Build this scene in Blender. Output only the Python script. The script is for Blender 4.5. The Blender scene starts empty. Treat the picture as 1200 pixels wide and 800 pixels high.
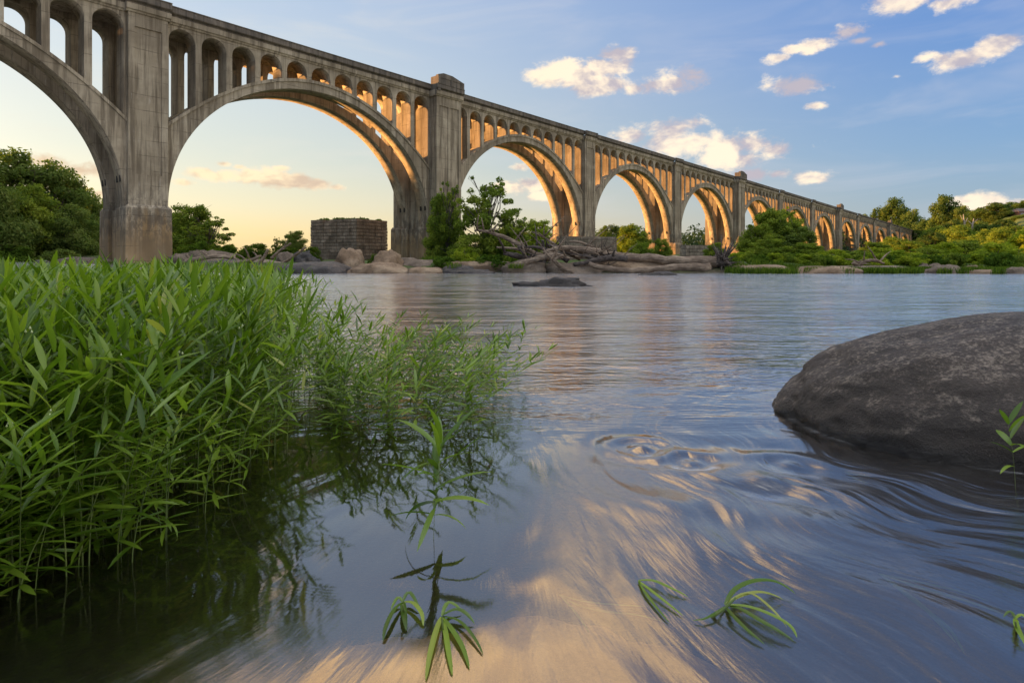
import bpy, bmesh, math, random
import numpy as np
from mathutils import Vector, Matrix, noise as mnoise
R = math.radians
random.seed(7)
rng = np.random.default_rng(11)
scene = bpy.context.scene
COL = scene.collection

# ------------------------------------------------------------------ helpers
F = 700.0; HZ = 304.0; CZ = 0.9          # lens in px (1200 wide), horizon row, eye height
def at(x, y, Y):                          # a point of the place seen at (x, y), Y metres out
    return Vector(((x-600)/F*Y, Y, CZ+(HZ-y)/F*Y))
def tag(o, label=None, cat=None, group=None, kind=None):
    if label: o['label'] = label
    if cat: o['category'] = cat
    if group: o['group'] = group
    if kind: o['kind'] = kind
    return o
def mesh_np(name, co, quads, mats, parent=None, attr=None, smooth=False, tris=None, mi=None, loc=None):
    me = bpy.data.meshes.new(name)
    co = np.asarray(co, dtype=np.float32).reshape(-1, 3)
    q = np.asarray(quads, dtype=np.int32).reshape(-1, 4) if quads is not None and len(quads) else np.zeros((0, 4), np.int32)
    t = np.asarray(tris, dtype=np.int32).reshape(-1, 3) if tris is not None and len(tris) else np.zeros((0, 3), np.int32)
    me.vertices.add(len(co)); me.vertices.foreach_set('co', co.ravel())
    nl = q.size+t.size; nf = len(q)+len(t)
    me.loops.add(nl); me.polygons.add(nf)
    me.loops.foreach_set('vertex_index', np.concatenate([q.ravel(), t.ravel()]))
    st = np.concatenate([np.arange(len(q))*4, q.size+np.arange(len(t))*3]).astype(np.int32)
    me.polygons.foreach_set('loop_start', st)
    try: me.polygons.foreach_set('loop_total', np.concatenate([np.full(len(q), 4), np.full(len(t), 3)]).astype(np.int32))
    except Exception: pass
    if smooth: me.polygons.foreach_set('use_smooth', np.ones(nf, bool))
    for m in (mats if isinstance(mats, (list, tuple)) else [mats]): me.materials.append(m)
    if mi is not None: me.polygons.foreach_set('material_index', np.asarray(mi, np.int32))
    if attr is not None:
        a = me.attributes.new('v', 'FLOAT', 'FACE'); a.data.foreach_set('value', np.asarray(attr, np.float32))
    me.update(calc_edges=True); me.validate()
    o = bpy.data.objects.new(name, me); COL.objects.link(o)
    if parent: o.parent = parent
    if loc is not None: o.location = loc
    return o
def empty(name, loc=(0, 0, 0), rz=0, parent=None):
    o = bpy.data.objects.new(name, None); COL.objects.link(o)
    o.location = loc; o.rotation_euler = (0, 0, rz); o.empty_display_size = .2
    if parent: o.parent = parent
    return o
def copy_tree(o, parent=None):
    c = o.copy(); COL.objects.link(c)
    if parent: c.parent = parent
    for ch in list(o.children): copy_tree(ch, c)
    return c
class MB:                                  # collects shapes into one mesh
    def __init__(s): s.v = []; s.f = []; s.m = []; s.sm = []
    def add(s, vs, fs, mi=0, sm=False):
        b = len(s.v); s.v += [tuple(p) for p in vs]
        for f in fs: s.f.append([b+i for i in f]); s.m.append(mi); s.sm.append(sm)
    def box(s, x0, x1, y0, y1, z0, z1, mi=0):
        s.add([(x0,y0,z0),(x1,y0,z0),(x1,y1,z0),(x0,y1,z0),(x0,y0,z1),(x1,y0,z1),(x1,y1,z1),(x0,y1,z1)],
              [(0,3,2,1),(4,5,6,7),(0,1,5,4),(1,2,6,5),(2,3,7,6),(3,0,4,7)], mi)
    def taper(s, b, t, z0, z1, mi=0):      # frustum: b, t = (x0,x1,y0,y1)
        s.add([(b[0],b[2],z0),(b[1],b[2],z0),(b[1],b[3],z0),(b[0],b[3],z0),(t[0],t[2],z1),(t[1],t[2],z1),(t[1],t[3],z1),(t[0],t[3],z1)],
              [(0,3,2,1),(4,5,6,7),(0,1,5,4),(1,2,6,5),(2,3,7,6),(3,0,4,7)], mi)
    def sweep_x(s, prof, x0, x1, mi=0):    # closed (y,z) profile swept along x
        n = len(prof); vs = [(x0, y, z) for y, z in prof]+[(x1, y, z) for y, z in prof]
        fs = [(i, (i+1) % n, n+(i+1) % n, n+i) for i in range(n)]
        fs += [tuple(range(n-1, -1, -1)), tuple(range(n, 2*n))]
        s.add(vs, fs, mi)
    def tube(s, pts, rad, k=7, mi=0, wob=0.0, caps=True):
        pts = [Vector(p) for p in pts]; vs = []; prev = None
        for i, p in enumerate(pts):
            d = (pts[min(i+1, len(pts)-1)]-pts[max(i-1, 0)]).normalized()
            if prev is None:
                a = d.orthogonal().normalized()
            else:
                a = (prev-d*prev.dot(d)).normalized()
            prev = a; b = d.cross(a)
            for j in range(k):
                an = 2*math.pi*j/k
                rr = rad[i]*(1+wob*math.sin(3*an+i*.7)+wob*random.uniform(-1, 1))
                vs.append(p+(a*math.cos(an)+b*math.sin(an))*rr)
        fs = [(i*k+j, i*k+(j+1) % k, (i+1)*k+(j+1) % k, (i+1)*k+j) for i in range(len(pts)-1) for j in range(k)]
        if caps: fs += [tuple(range(k-1, -1, -1)), tuple((len(pts)-1)*k+j for j in range(k))]
        s.add(vs, fs, mi, True)
    def build(s, name, mats, parent=None, loc=None, fix=True):
        me = bpy.data.meshes.new(name); me.from_pydata(s.v, [], s.f)
        for m in (mats if isinstance(mats, (list, tuple)) else [mats]): me.materials.append(m)
        me.polygons.foreach_set('material_index', s.m); me.polygons.foreach_set('use_smooth', s.sm)
        if fix:
            bm = bmesh.new(); bm.from_mesh(me); bmesh.ops.recalc_face_normals(bm, faces=bm.faces); bm.to_mesh(me); bm.free()
        me.update()
        o = bpy.data.objects.new(name, me); COL.objects.link(o)
        if parent: o.parent = parent
        if loc is not None: o.location = loc
        return o

# ------------------------------------------------------------------ materials
class NT:
    def __init__(s, name):
        s.mat = bpy.data.materials.new(name); s.mat.use_nodes = True
        s.t = s.mat.node_tree; s.t.nodes.clear(); s.out = s.t.nodes.new('ShaderNodeOutputMaterial')
    def n(s, typ, ins=None, **kw):
        nd = s.t.nodes.new(typ)
        for k, v in kw.items(): setattr(nd, k, v)
        for k, v in (ins or {}).items():
            sk = nd.inputs[k]
            if hasattr(v, 'is_linked') or isinstance(v, bpy.types.NodeSocket): s.t.links.new(v, sk)
            else: sk.default_value = v
        return nd
    def pos(s): return s.n('ShaderNodeNewGeometry').outputs['Position']
    def obj(s): return s.n('ShaderNodeTexCoord').outputs['Object']
    def scale(s, v, sc): return s.n('ShaderNodeVectorMath', {0: v, 1: sc}, operation='MULTIPLY').outputs[0]
    def noise(s, v, scale, det=4, rough=.55, dist=0.0):
        return s.n('ShaderNodeTexNoise', {'Vector': v, 'Scale': scale, 'Detail': det, 'Roughness': rough, 'Distortion': dist}).outputs['Fac']
    def ramp(s, f, stops):
        r = s.n('ShaderNodeValToRGB', {'Fac': f}); e = r.color_ramp.elements
        while len(e) > 1: e.remove(e[-1])
        e[0].position = stops[0][0]; e[0].color = tuple(stops[0][1])+(1,) if len(stops[0][1]) == 3 else stops[0][1]
        for p, c in stops[1:]:
            q = e.new(p); q.color = tuple(c)+(1,)
        return r.outputs['Color']
    def ss(s, f, a, b, lo=0.0, hi=1.0):
        return s.n('ShaderNodeMapRange', {'Value': f, 'From Min': a, 'From Max': b, 'To Min': lo, 'To Max': hi}, interpolation_type='SMOOTHSTEP').outputs[0]
    def mix(s, f, a, b, mode='MIX'):
        m = s.n('ShaderNodeMix', data_type='RGBA', blend_type=mode)
        for i, v in ((0, f), (6, a), (7, b)):
            if isinstance(v, bpy.types.NodeSocket): s.t.links.new(v, m.inputs[i])
            else: m.inputs[i].default_value = v if i == 0 or len(v) == 4 else tuple(v)+(1,)
        return m.outputs[2]
    def m(s, op, a, b=0.0, c=0.0):
        return s.n('ShaderNodeMath', {0: a, 1: b, 2: c}, operation=op).outputs[0]
    def xyz(s, v): return s.n('ShaderNodeSeparateXYZ', {0: v}).outputs
    def bump(s, h, st, dist, nrm=None):
        i = {'Height': h, 'Strength': st, 'Distance': dist}
        if nrm is not None: i['Normal'] = nrm
        return s.n('ShaderNodeBump', i).outputs[0]
    def pbr(s, col, rough, nrm=None, spec=.5):
        i = {'Base Color': col if isinstance(col, bpy.types.NodeSocket) else tuple(col)+(1,), 'Roughness': rough, 'Specular IOR Level': spec}
        if nrm is not None: i['Normal'] = nrm
        return s.n('ShaderNodeBsdfPrincipled', i).outputs[0]
    def done(s, sh): s.t.links.new(sh, s.out.inputs['Surface']); return s.mat

def concrete(name, a, b, dark, joint=1.55, stain=.5):
    t = NT(name); p = t.pos()
    n1 = t.noise(p, .35, 6, .6); n2 = t.noise(p, 3.0, 5, .65)
    st = t.noise(t.scale(p, (1.7, 1.7, .11)), 1.0, 6, .65)
    st2 = t.noise(t.scale(p, (5.5, 5.5, .25)), 1.0, 4, .6)
    c = t.mix(t.ss(n1, .3, .7), a, b)
    c = t.mix(t.m('MULTIPLY', t.ss(n2, .35, .75), .4), c, tuple(x*.72 for x in a))
    c = t.mix(t.m('MULTIPLY', t.ss(st, .45, .64), stain), c, dark)
    c = t.mix(t.m('MULTIPLY', t.ss(st2, .50, .68), stain*.7), c, tuple(x*.8 for x in dark))
    # rust coloured flood staining towards the old waterline, with a ragged edge
    z = t.xyz(p)[2]
    low = t.ss(t.m('ADD', z, t.m('MULTIPLY', st, -9.0)), -1.5, 2.0, 1, 0)
    c = t.mix(t.m('MULTIPLY', low, .62), c, (.36, .215, .08))
    grime = t.m('MULTIPLY', t.m('MULTIPLY', t.ss(z, 1.5, 4.5), t.ss(z, 9.5, 6.0)), t.ss(t.noise(t.scale(p, (1, 1, .5)), 1.3, 6, .75), .43, .56))
    c = t.mix(t.m('MULTIPLY', grime, .65), c, (.085, .07, .055))
    # pour lines
    fr = t.m('FRACT', t.m('MULTIPLY', t.m('ADD', z, t.m('MULTIPLY', n1, .12)), 1/joint))
    line = t.ss(t.m('ABSOLUTE', t.m('SUBTRACT', fr, .5)), .012, .03, 1, 0)
    fb = t.m('FRACT', t.m('MULTIPLY', z, 5.0))
    board = t.ss(t.m('ABSOLUTE', t.m('SUBTRACT', fb, .5)), .0, .12, 1, 0)
    brk = t.ss(t.noise(p, .55, 3, .6), .42, .58)
    line = t.m('MULTIPLY', line, brk)
    c = t.mix(t.m('MULTIPLY', line, .5), c, tuple(x*.6 for x in dark))
    pt = t.ss(t.noise(p, .18, 4, .65, .4), .42, .62)
    c = t.mix(t.m('MULTIPLY', pt, .5), c, tuple(x*1.15 for x in dark))
    # pale lime runs
    lm = t.ss(t.noise(t.scale(p, (2.6, 2.6, .3)), 1.0, 5, .7), .62, .72)
    c = t.mix(t.m('MULTIPLY', lm, .40), c, (.55, .53, .48))
    h = t.m('ADD', t.m('MULTIPLY', n2, .5), t.m('ADD', t.m('MULTIPLY', line, -.8), t.m('MULTIPLY', board, -.12)))
    return t.done(t.pbr(c, .88, t.bump(h, .55, .05), .25))
M = {}
M['concrete'] = concrete('weathered_concrete', (.51, .425, .30), (.38, .31, .21), (.13, .10, .065), 1.55, .72)
M['parapet'] = concrete('dark_parapet_concrete', (.25, .205, .155), (.17, .14, .105), (.07, .06, .05), 9.0, .8)
t = NT('painted_hole_shade'); M['hole_shade'] = t.done(t.pbr((.02, .017, .013), .9))

def stone_mat(name, cols, sc=1.0, bumpd=.06, brick=False, spec=.3, rough=.8, rot=0.0):
    t = NT(name); p = t.obj() if not brick else t.pos()
    n1 = t.noise(p, .8*sc, 6, .6); n2 = t.noise(p, 6*sc, 6, .7); n3 = t.noise(p, 40*sc, 3, .6)
    c = t.ramp(n1, [(.3, cols[0]), (.5, cols[1]), (.68, cols[2])])
    c = t.mix(t.m('MULTIPLY', t.ss(n2, .45, .7), .55), c, tuple(x*.5 for x in cols[0]))
    c = t.mix(t.m('MULTIPLY', t.ss(n3, .5, .8), .4), c, cols[2])
    h = t.m('ADD', n2, t.m('MULTIPLY', n3, .3))
    if brick:
        r = t.n('ShaderNodeVectorRotate', {'Vector': p, 'Angle': rot}, rotation_type='Z_AXIS').outputs[0]
        x = t.xyz(r)
        u = t.n('ShaderNodeCombineXYZ', {0: t.m('ADD', x[0], x[1]), 1: t.m('ADD', x[2], t.m('MULTIPLY', n1, .25)), 2: 0.0}).outputs[0]
        b = t.n('ShaderNodeTexBrick', {'Vector': u, 'Scale': 1.0, 'Mortar Size': .045, 'Mortar Smooth': .3, 'Brick Width': 1.3, 'Row Height': .55, 'Bias': 0.0,
                'Color1': (.35, .35, .35, 1), 'Color2': (1.25, 1.25, 1.25, 1), 'Mortar': (.18, .18, .18, 1)})
        c = t.mix(.45, c, b.outputs['Color'], 'MULTIPLY')
        h = t.m('ADD', t.m('MULTIPLY', h, .4), t.m('MULTIPLY', b.outputs['Fac'], -1.0))
    return t.done(t.pbr(c, rough, t.bump(h, .8, bumpd), spec))
M['masonry'] = stone_mat('old_granite_masonry', [(.15, .12, .085), (.27, .215, .155), (.42, .35, .265)], .9, .08, True, rot=.6)
M['rock_warm'] = stone_mat('warm_river_rock', [(.15, .095, .055), (.28, .19, .115), (.42, .31, .20)], .8, .16)
M['rock_dark'] = stone_mat('wet_dark_rock', [(.022, .018, .014), (.04, .033, .027), (.10, .08, .065)], .9, .14, spec=.5, rough=.55)
M['rock_grey'] = stone_mat('grey_river_rock', [(.11, .08, .055), (.20, .15, .105), (.34, .26, .185)], .8, .16)

def boulder_mat():
    t = NT('dark_speckled_granite'); p = t.pos()
    n1 = t.noise(p, 1.3, 5, .6, .4); n2 = t.noise(p, 9, 8, .75); n3 = t.noise(p, 55, 4, .7); n4 = t.noise(p, 140, 2, .6)
    c = t.ramp(n1, [(.32, (.026, .020, .015)), (.55, (.050, .038, .029)), (.72, (.080, .061, .046))])
    # dry pale crust of worn crystals on the upper faces
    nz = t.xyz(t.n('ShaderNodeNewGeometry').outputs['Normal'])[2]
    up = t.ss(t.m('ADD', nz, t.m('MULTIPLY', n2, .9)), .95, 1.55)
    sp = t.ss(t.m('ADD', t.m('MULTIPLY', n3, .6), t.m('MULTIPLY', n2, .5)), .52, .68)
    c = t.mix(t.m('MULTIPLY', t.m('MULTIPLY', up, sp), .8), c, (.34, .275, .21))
    c = t.mix(t.m('MULTIPLY', t.ss(n4, .6, .75), .35), c, (.22, .17, .13))
    c = t.mix(t.m('MULTIPLY', t.ss(n3, .3, .42, 1, 0), .6), c, (.018, .014, .012))
    z = t.xyz(p)[2]
    wet = t.ss(t.m('ADD', z, t.m('MULTIPLY', n2, -.12)), -.03, .02, 1, 0)
    c = t.mix(t.m('MULTIPLY', wet, .75), c, (.012, .010, .009))
    rg = t.m('SUBTRACT', .72, t.m('MULTIPLY', wet, .5))
    h = t.m('ADD', t.m('MULTIPLY', n2, .6), t.m('ADD', t.m('MULTIPLY', n3, .35), t.m('MULTIPLY', n4, .12)))
    return t.done(t.pbr(c, rg, t.bump(h, 1.0, .05), .45))
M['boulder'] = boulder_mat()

def wood_mat():
    t = NT('bleached_driftwood'); p = t.obj()
    g = t.noise(t.scale(p, (1.2, 9, 9)), 1.5, 6, .7); n1 = t.noise(p, .9, 4, .6)
    c = t.ramp(t.m('ADD', t.m('MULTIPLY', g, .6), t.m('MULTIPLY', n1, .4)), [(.3, (.04, .027, .018)), (.48, (.18, .13, .09)), (.66, (.48, .37, .26))])
    return t.done(t.pbr(c, .85, t.bump(g, .9, .05), .2))
M['wood'] = wood_mat()
t = NT('dark_root_wood'); p = t.obj(); M['wood_dark'] = t.done(t.pbr(t.ramp(t.noise(p, 5, 5, .7), [(.35, (.03, .022, .017)), (.65, (.13, .10, .08))]), .9))
t = NT('tree_bark'); p = t.pos(); g = t.noise(t.scale(p, (4, 4, .7)), 1.5, 5, .7)
M['bark'] = t.done(t.pbr(t.ramp(g, [(.3, (.045, .034, .024)), (.65, (.15, .12, .09))]), .9, t.bump(g, .8, .05)))
t = NT('bleached_bark'); p = t.pos()
M['bark_pale'] = t.done(t.pbr(t.ramp(t.noise(p, 1.2, 4, .6), [(.3, (.25, .2, .15)), (.65, (.45, .38, .30))]), .9))

def leaf_mat(name, dark, mid, light, trans=.35, yel=None, sc=.35, gloss=False):
    t = NT(name); p = t.pos()
    a = t.n('ShaderNodeAttribute', attribute_name='v', attribute_type='GEOMETRY').outputs['Fac']
    n1 = t.noise(p, sc, 3, .6)
    f = t.m('ADD', t.m('MULTIPLY', a, .6), t.m('MULTIPLY', n1, .55))
    c = t.ramp(f, [(.22, dark), (.52, mid), (.85, light)])
    if yel: c = t.mix(t.m('MULTIPLY', t.ss(a, .93, .97), .8), c, yel)
    d = t.n('ShaderNodeBsdfDiffuse', {'Color': c}).outputs[0]
    tc = t.mix(1.0, c, (1.15, 1.25, .55), 'MULTIPLY')
    tr = t.n('ShaderNodeBsdfTranslucent', {'Color': tc}).outputs[0]
    s = t.n('ShaderNodeMixShader', {0: trans, 1: d, 2: tr}).outputs[0]
    if gloss:
        g = t.n('ShaderNodeBsdfGlossy', {'Color': (1, 1, 1, 1), 'Roughness': .38}).outputs[0]
        s = t.n('ShaderNodeMixShader', {0: .035, 1: s, 2: g}).outputs[0]
    return t.done(s)
M['leaf_dense'] = leaf_mat('dense_tree_leaves', (.055, .09, .024), (.125, .18, .044), (.23, .27, .07), .42)
M['leaf_hill'] = leaf_mat('hill_tree_leaves', (.034, .062, .020), (.075, .125, .032), (.16, .20, .05), .4)
M['leaf_bright'] = leaf_mat('bright_bush_leaves', (.09, .14, .016), (.22, .29, .028), (.40, .43, .045), .45)
M['leaf_mid'] = leaf_mat('mid_green_leaves', (.065, .11, .022), (.155, .215, .034), (.30, .34, .055), .45)
M['leaf_far'] = leaf_mat('distant_wood_leaves', (.026, .048, .030), (.046, .078, .042), (.085, .12, .055), sc=.08)
M['leaf_bank'] = leaf_mat('bank_ground_cover', (.035, .07, .012), (.08, .14, .02), (.16, .22, .03), .4)
M['willow'] = leaf_mat('water_willow_leaves', (.042, .085, .007), (.11, .20, .012), (.26, .37, .035), .40, (.36, .36, .08), 2.5, True)
M['sunk'] = leaf_mat('submerged_leaves', (.05, .09, .012), (.11, .17, .02), (.22, .26, .03), .4, (.4, .36, .08), 2.5, True)
t = NT('willow_stem'); p = t.pos(); M['stem'] = t.done(t.pbr(t.ramp(t.noise(p, 8, 3), [(.3, (.07, .12, .02)), (.7, (.16, .2, .04))]), .6))
t = NT('flower_bud'); M['bud'] = t.done(t.pbr((.55, .62, .30), .6))

# ------------------------------------------------------------------ light, sky and clouds
SAZ, SEL = -69.0, 6.0
SD = Vector((math.sin(R(SAZ))*math.cos(R(SEL)), math.cos(R(SAZ))*math.cos(R(SEL)), math.sin(R(SEL))))
sl = bpy.data.lights.new('sun', 'SUN'); sl.energy = 5.0; sl.angle = R(.55); sl.color = (1.0, .50, .17)
so = bpy.data.objects.new('sun', sl); COL.objects.link(so); so.rotation_euler = SD.to_track_quat('Z', 'Y').to_euler(); so.location = SD*300

W = bpy.data.worlds.new('World'); scene.world = W; W.use_nodes = True
class WT(NT):
    def __init__(s):
        s.t = W.node_tree; s.t.nodes.clear(); s.out = s.t.nodes.new('ShaderNodeOutputWorld')
w = WT()
d = w.n('ShaderNodeTexCoord').outputs['Generated']
sky = w.n('ShaderNodeTexSky', sky_type='NISHITA', sun_disc=False, sun_elevation=R(SEL), sun_rotation=R(SAZ), altitude=0.0,
          air_density=1.0, dust_density=2.2, ozone_density=2.4).outputs[0]
x, y, z = w.xyz(d)
az = w.m('ARCTAN2', x, y)
el = w.m('ARCSINE', z)
# cloud field: cumulus groups standing at real bearings and elevations
def dirof(px, py):
    X, Z = (px-600)/F, (HZ-py)/F
    return math.atan2(X, 1), math.atan2(Z, math.hypot(X, 1))
CL = [ # px, py, half width, half height, strength
 (640,90,20,9,1.0),(660,82,24,11,1.0),(683,88,24,12,1.0),(705,100,26,11,1.0),(712,80,24,12,1.0),(722,64,16,9,1.0),(745,104,16,8,.8),
 (768,100,24,11,1.0),(792,98,26,12,1.2),(812,90,22,11,1.2),
 (795,150,26,17,1.1),(785,170,26,13,1.0),(815,165,34,15,1.05),(845,172,38,15,1.0),(880,168,38,12,.9),(912,176,34,11,.8),(870,186,40,10,.9),(738,160,16,10,.95),(728,164,8,5,.8),
 (938,99,28,10,1.3),(925,103,14,5,.9),(958,52,17,8,1.2),(948,60,10,5,.8),(913,68,14,5,.8),(930,58,10,6,1.0),(996,38,18,8,1.15),(1008,48,12,6,1.1),(1030,52,16,5,.8),
 (1105,68,14,5,.9),(1128,70,24,11,1.1),(1150,62,20,10,1.05),(1170,50,22,9,1.0),(1085,68,14,6,.85),(1050,90,10,5,.6),
 (957,124,12,5,1.0),(1060,0,50,7,1.05),(1110,4,30,6,.8),(950,208,12,11,1.1),(884,206,20,11,1.0),(906,205,10,14,.9),(1155,236,24,7,1.1),(1190,238,16,5,.9),
 (240,203,16,6,1.0),(262,206,20,6,.95),(290,208,24,7,1.05),(318,210,24,7,1.1),(345,213,22,6,1.0),(372,217,20,5,.9),(395,220,14,4,.8),(215,214,12,4,.8),(262,192,10,5,.7),(280,196,8,4,.6),(330,198,10,4,.6),
 (60,190,34,13,1.0),(95,200,30,14,1.0),(85,222,20,6,.9),(120,228,16,5,.9),(600,220,18,9,.95),(622,216,16,8,.9),(635,230,14,6,.8),(610,196,8,8,.7),
 (620,-150,90,40,1.3),(700,-110,60,26,1.25),(760,-80,50,22,1.1),(480,-190,90,44,1.2),(560,-230,80,36,1.1),(400,-250,90,40,1.1),(850,-60,26,10,.9),(660,-40,50,14,.9),(640,-330,150,60,1.1),(250,-200,90,40,.9),(330,-50,60,14,.7)]
wd = w.n('ShaderNodeVectorMath', {0: d, 1: (1.0, 1.0, 1.6)}, operation='MULTIPLY').outputs[0]
nz1 = w.noise(wd, 9.0, 6, .62, .3)
nz2 = w.noise(wd, 24.0, 6, .68, .25)
nzz = w.m('ADD', w.m('MULTIPLY', nz1, .62), w.m('MULTIPLY', nz2, .38))
# squashed space in which every cumulus group is a ball
ds = w.n('ShaderNodeVectorMath', {0: d, 1: (1.0, 1.0, 2.6)}, operation='MULTIPLY').outputs[0]
acc = None
for px, py, rx, ry, s in CL:
    c = Vector(((px-600)/F, 1.0, (HZ-py)/F)); L = c.length; c = c/L
    rad = math.sqrt((rx/F)*(2.6*ry/F))/L*1.55
    c = Vector((c.x, c.y, c.z*2.6))
    q = w.n('ShaderNodeVectorMath', {0: ds, 1: tuple(c)}, operation='DISTANCE').outputs['Value']
    g = w.m('MULTIPLY_ADD', q, -1.15/rad, .55+.75*s)
    acc = g if acc is None else w.m('MAXIMUM', acc, g)
acc = w.m('MAXIMUM', acc, -.9)
dens = w.ss(w.m('ADD', acc, w.m('MULTIPLY', w.m('SUBTRACT', nzz, .5), 4.4)), .28, .98)
thin = w.m('MULTIPLY', w.ss(w.noise(w.n('ShaderNodeVectorMath', {0: d, 1: (1.6, 1.6, 7.0)}, operation='MULTIPLY').outputs[0], 2.2, 4, .6, .6), .45, .8), .28)
up = w.noise(w.n('ShaderNodeVectorMath', {0: wd, 1: (-.035, .01, .05)}, operation='ADD').outputs[0], 9.0, 4, .62, .3)
lit = w.ss(w.m('ADD', w.m('MULTIPLY', w.m('SUBTRACT', nz1, up), 5.0), w.m('MULTIPLY', acc, -.28)), -.75, .35)
sundot = w.n('ShaderNodeVectorMath', {0: d, 1: tuple(Vector((SD.x, SD.y, 0)).normalized())}, operation='DOT_PRODUCT').outputs['Value']
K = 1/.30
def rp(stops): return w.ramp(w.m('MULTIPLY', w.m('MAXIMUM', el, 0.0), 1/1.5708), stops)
near = rp([(0, (1.0, .70, .31)), (.022, (1.0, .76, .38)), (.05, (.88, .76, .50)), (.10, (.70, .70, .58)), (.19, (.60, .66, .69)), (.27, (.48, .58, .74)), (.36, (.50, .59, .80)), (.56, (.55, .64, .84)), (.74, (2.5, 2.5, 2.55)), (1, (2.9, 2.9, 2.9))])  # top stops, also in away: unseen overhead sky brightened to fill the foreground
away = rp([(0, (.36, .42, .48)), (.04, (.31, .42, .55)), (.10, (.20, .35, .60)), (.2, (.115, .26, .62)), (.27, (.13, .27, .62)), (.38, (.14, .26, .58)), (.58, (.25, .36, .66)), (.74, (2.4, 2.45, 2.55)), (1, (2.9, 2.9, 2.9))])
back = rp([(0, (1.05, .88, .70)), (.1, (1.05, .92, .78)), (.3, (1.6, 1.5, 1.4)), (1, (2.9, 2.9, 2.9))])  # unseen sky behind the camera, added warm fill for the bridge face
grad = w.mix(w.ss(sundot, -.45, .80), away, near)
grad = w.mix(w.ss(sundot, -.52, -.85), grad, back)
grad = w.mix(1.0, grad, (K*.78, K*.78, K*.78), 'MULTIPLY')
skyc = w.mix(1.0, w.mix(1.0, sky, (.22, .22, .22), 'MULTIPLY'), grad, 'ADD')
gl = w.ss(sundot, .1, .8)
ccol = w.mix(lit, w.mix(gl, (.50*K, .45*K, .50*K), (.70*K, .52*K, .36*K)), w.mix(gl, (1.08*K, .90*K, .68*K), (1.06*K, .84*K, .54*K)))
hi = w.ss(el, .42, .56, 1.0, 3.3)
ccol = w.n('ShaderNodeVectorMath', {0: ccol, 'Scale': hi}, operation='SCALE').outputs[0]
ccol = w.mix(w.ss(el, .42, .56), ccol, w.mix(1.0, ccol, (1.05, .82, .52), 'MULTIPLY'))
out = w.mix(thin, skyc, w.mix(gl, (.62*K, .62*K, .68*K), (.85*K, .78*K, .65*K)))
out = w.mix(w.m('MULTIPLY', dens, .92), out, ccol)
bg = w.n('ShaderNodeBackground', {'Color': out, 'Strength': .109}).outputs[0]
w.t.links.new(bg, w.out.inputs['Surface'])

# ------------------------------------------------------------------ camera
cd = bpy.data.cameras.new('camera'); cam = bpy.data.objects.new('camera', cd); COL.objects.link(cam)
cam.location = (0, 0, CZ); cam.rotation_euler = (R(90), 0, 0)
cd.lens = 21.0; cd.sensor_width = 36.0; cd.sensor_fit = 'HORIZONTAL'; cd.shift_y = -(400-HZ)/1200
cd.clip_start = .05; cd.clip_end = 6000
scene.camera = cam
vs = scene.view_settings; vs.view_transform = 'Standard'; vs.look = 'None'; vs.gamma = 1; vs.use_curve_mapping = False
vs.exposure = 1.62
#EXPOSURE

# ------------------------------------------------------------------ the arch bridge
TH = R(41.49121); U = Vector((math.sin(TH), math.cos(TH), 0)); N = Vector((math.cos(TH), -math.sin(TH), 0))
DB = 69.43; SP = 36.5; W1, W2 = 3.644, 5.072; P1, P2 = .55, 1.6; GR = .0115; TA = 21.316
BIG = {-2, 1, 4, 7, 10, 13}
pw = lambda k: W2 if k in BIG else W1
pp = lambda k: P2 if k in BIG else P1
tp = {0: TA}
for k in range(1, 15):
    tp[k] = tp[k-1]+(SP if k == 1 else 36.0-(.5 if k == 2 else 0))+(pw(k-1)+pw(k))/2
for k in (-1, -2): tp[k] = tp[k+1]-36.4-(pw(k+1)+pw(k))/2
DEPTH = 7.3; NR = 2.3; FR = 5.0
ZT = 25.95                                 # top of the arcade wall
HS = 18.1                                  # half clear span
def ext(x): return 23.85-.0265*x*x
bridge = empty('railway_viaduct', -N*DB, math.atan2(U.y, U.x))
tag(bridge, 'long weathered concrete arch bridge receding across the river, rows of small arches above each span', 'bridge')
def shear(o):
    for v in o.data.vertices: v.co.z -= GR*v.co.x
    return o
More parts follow.
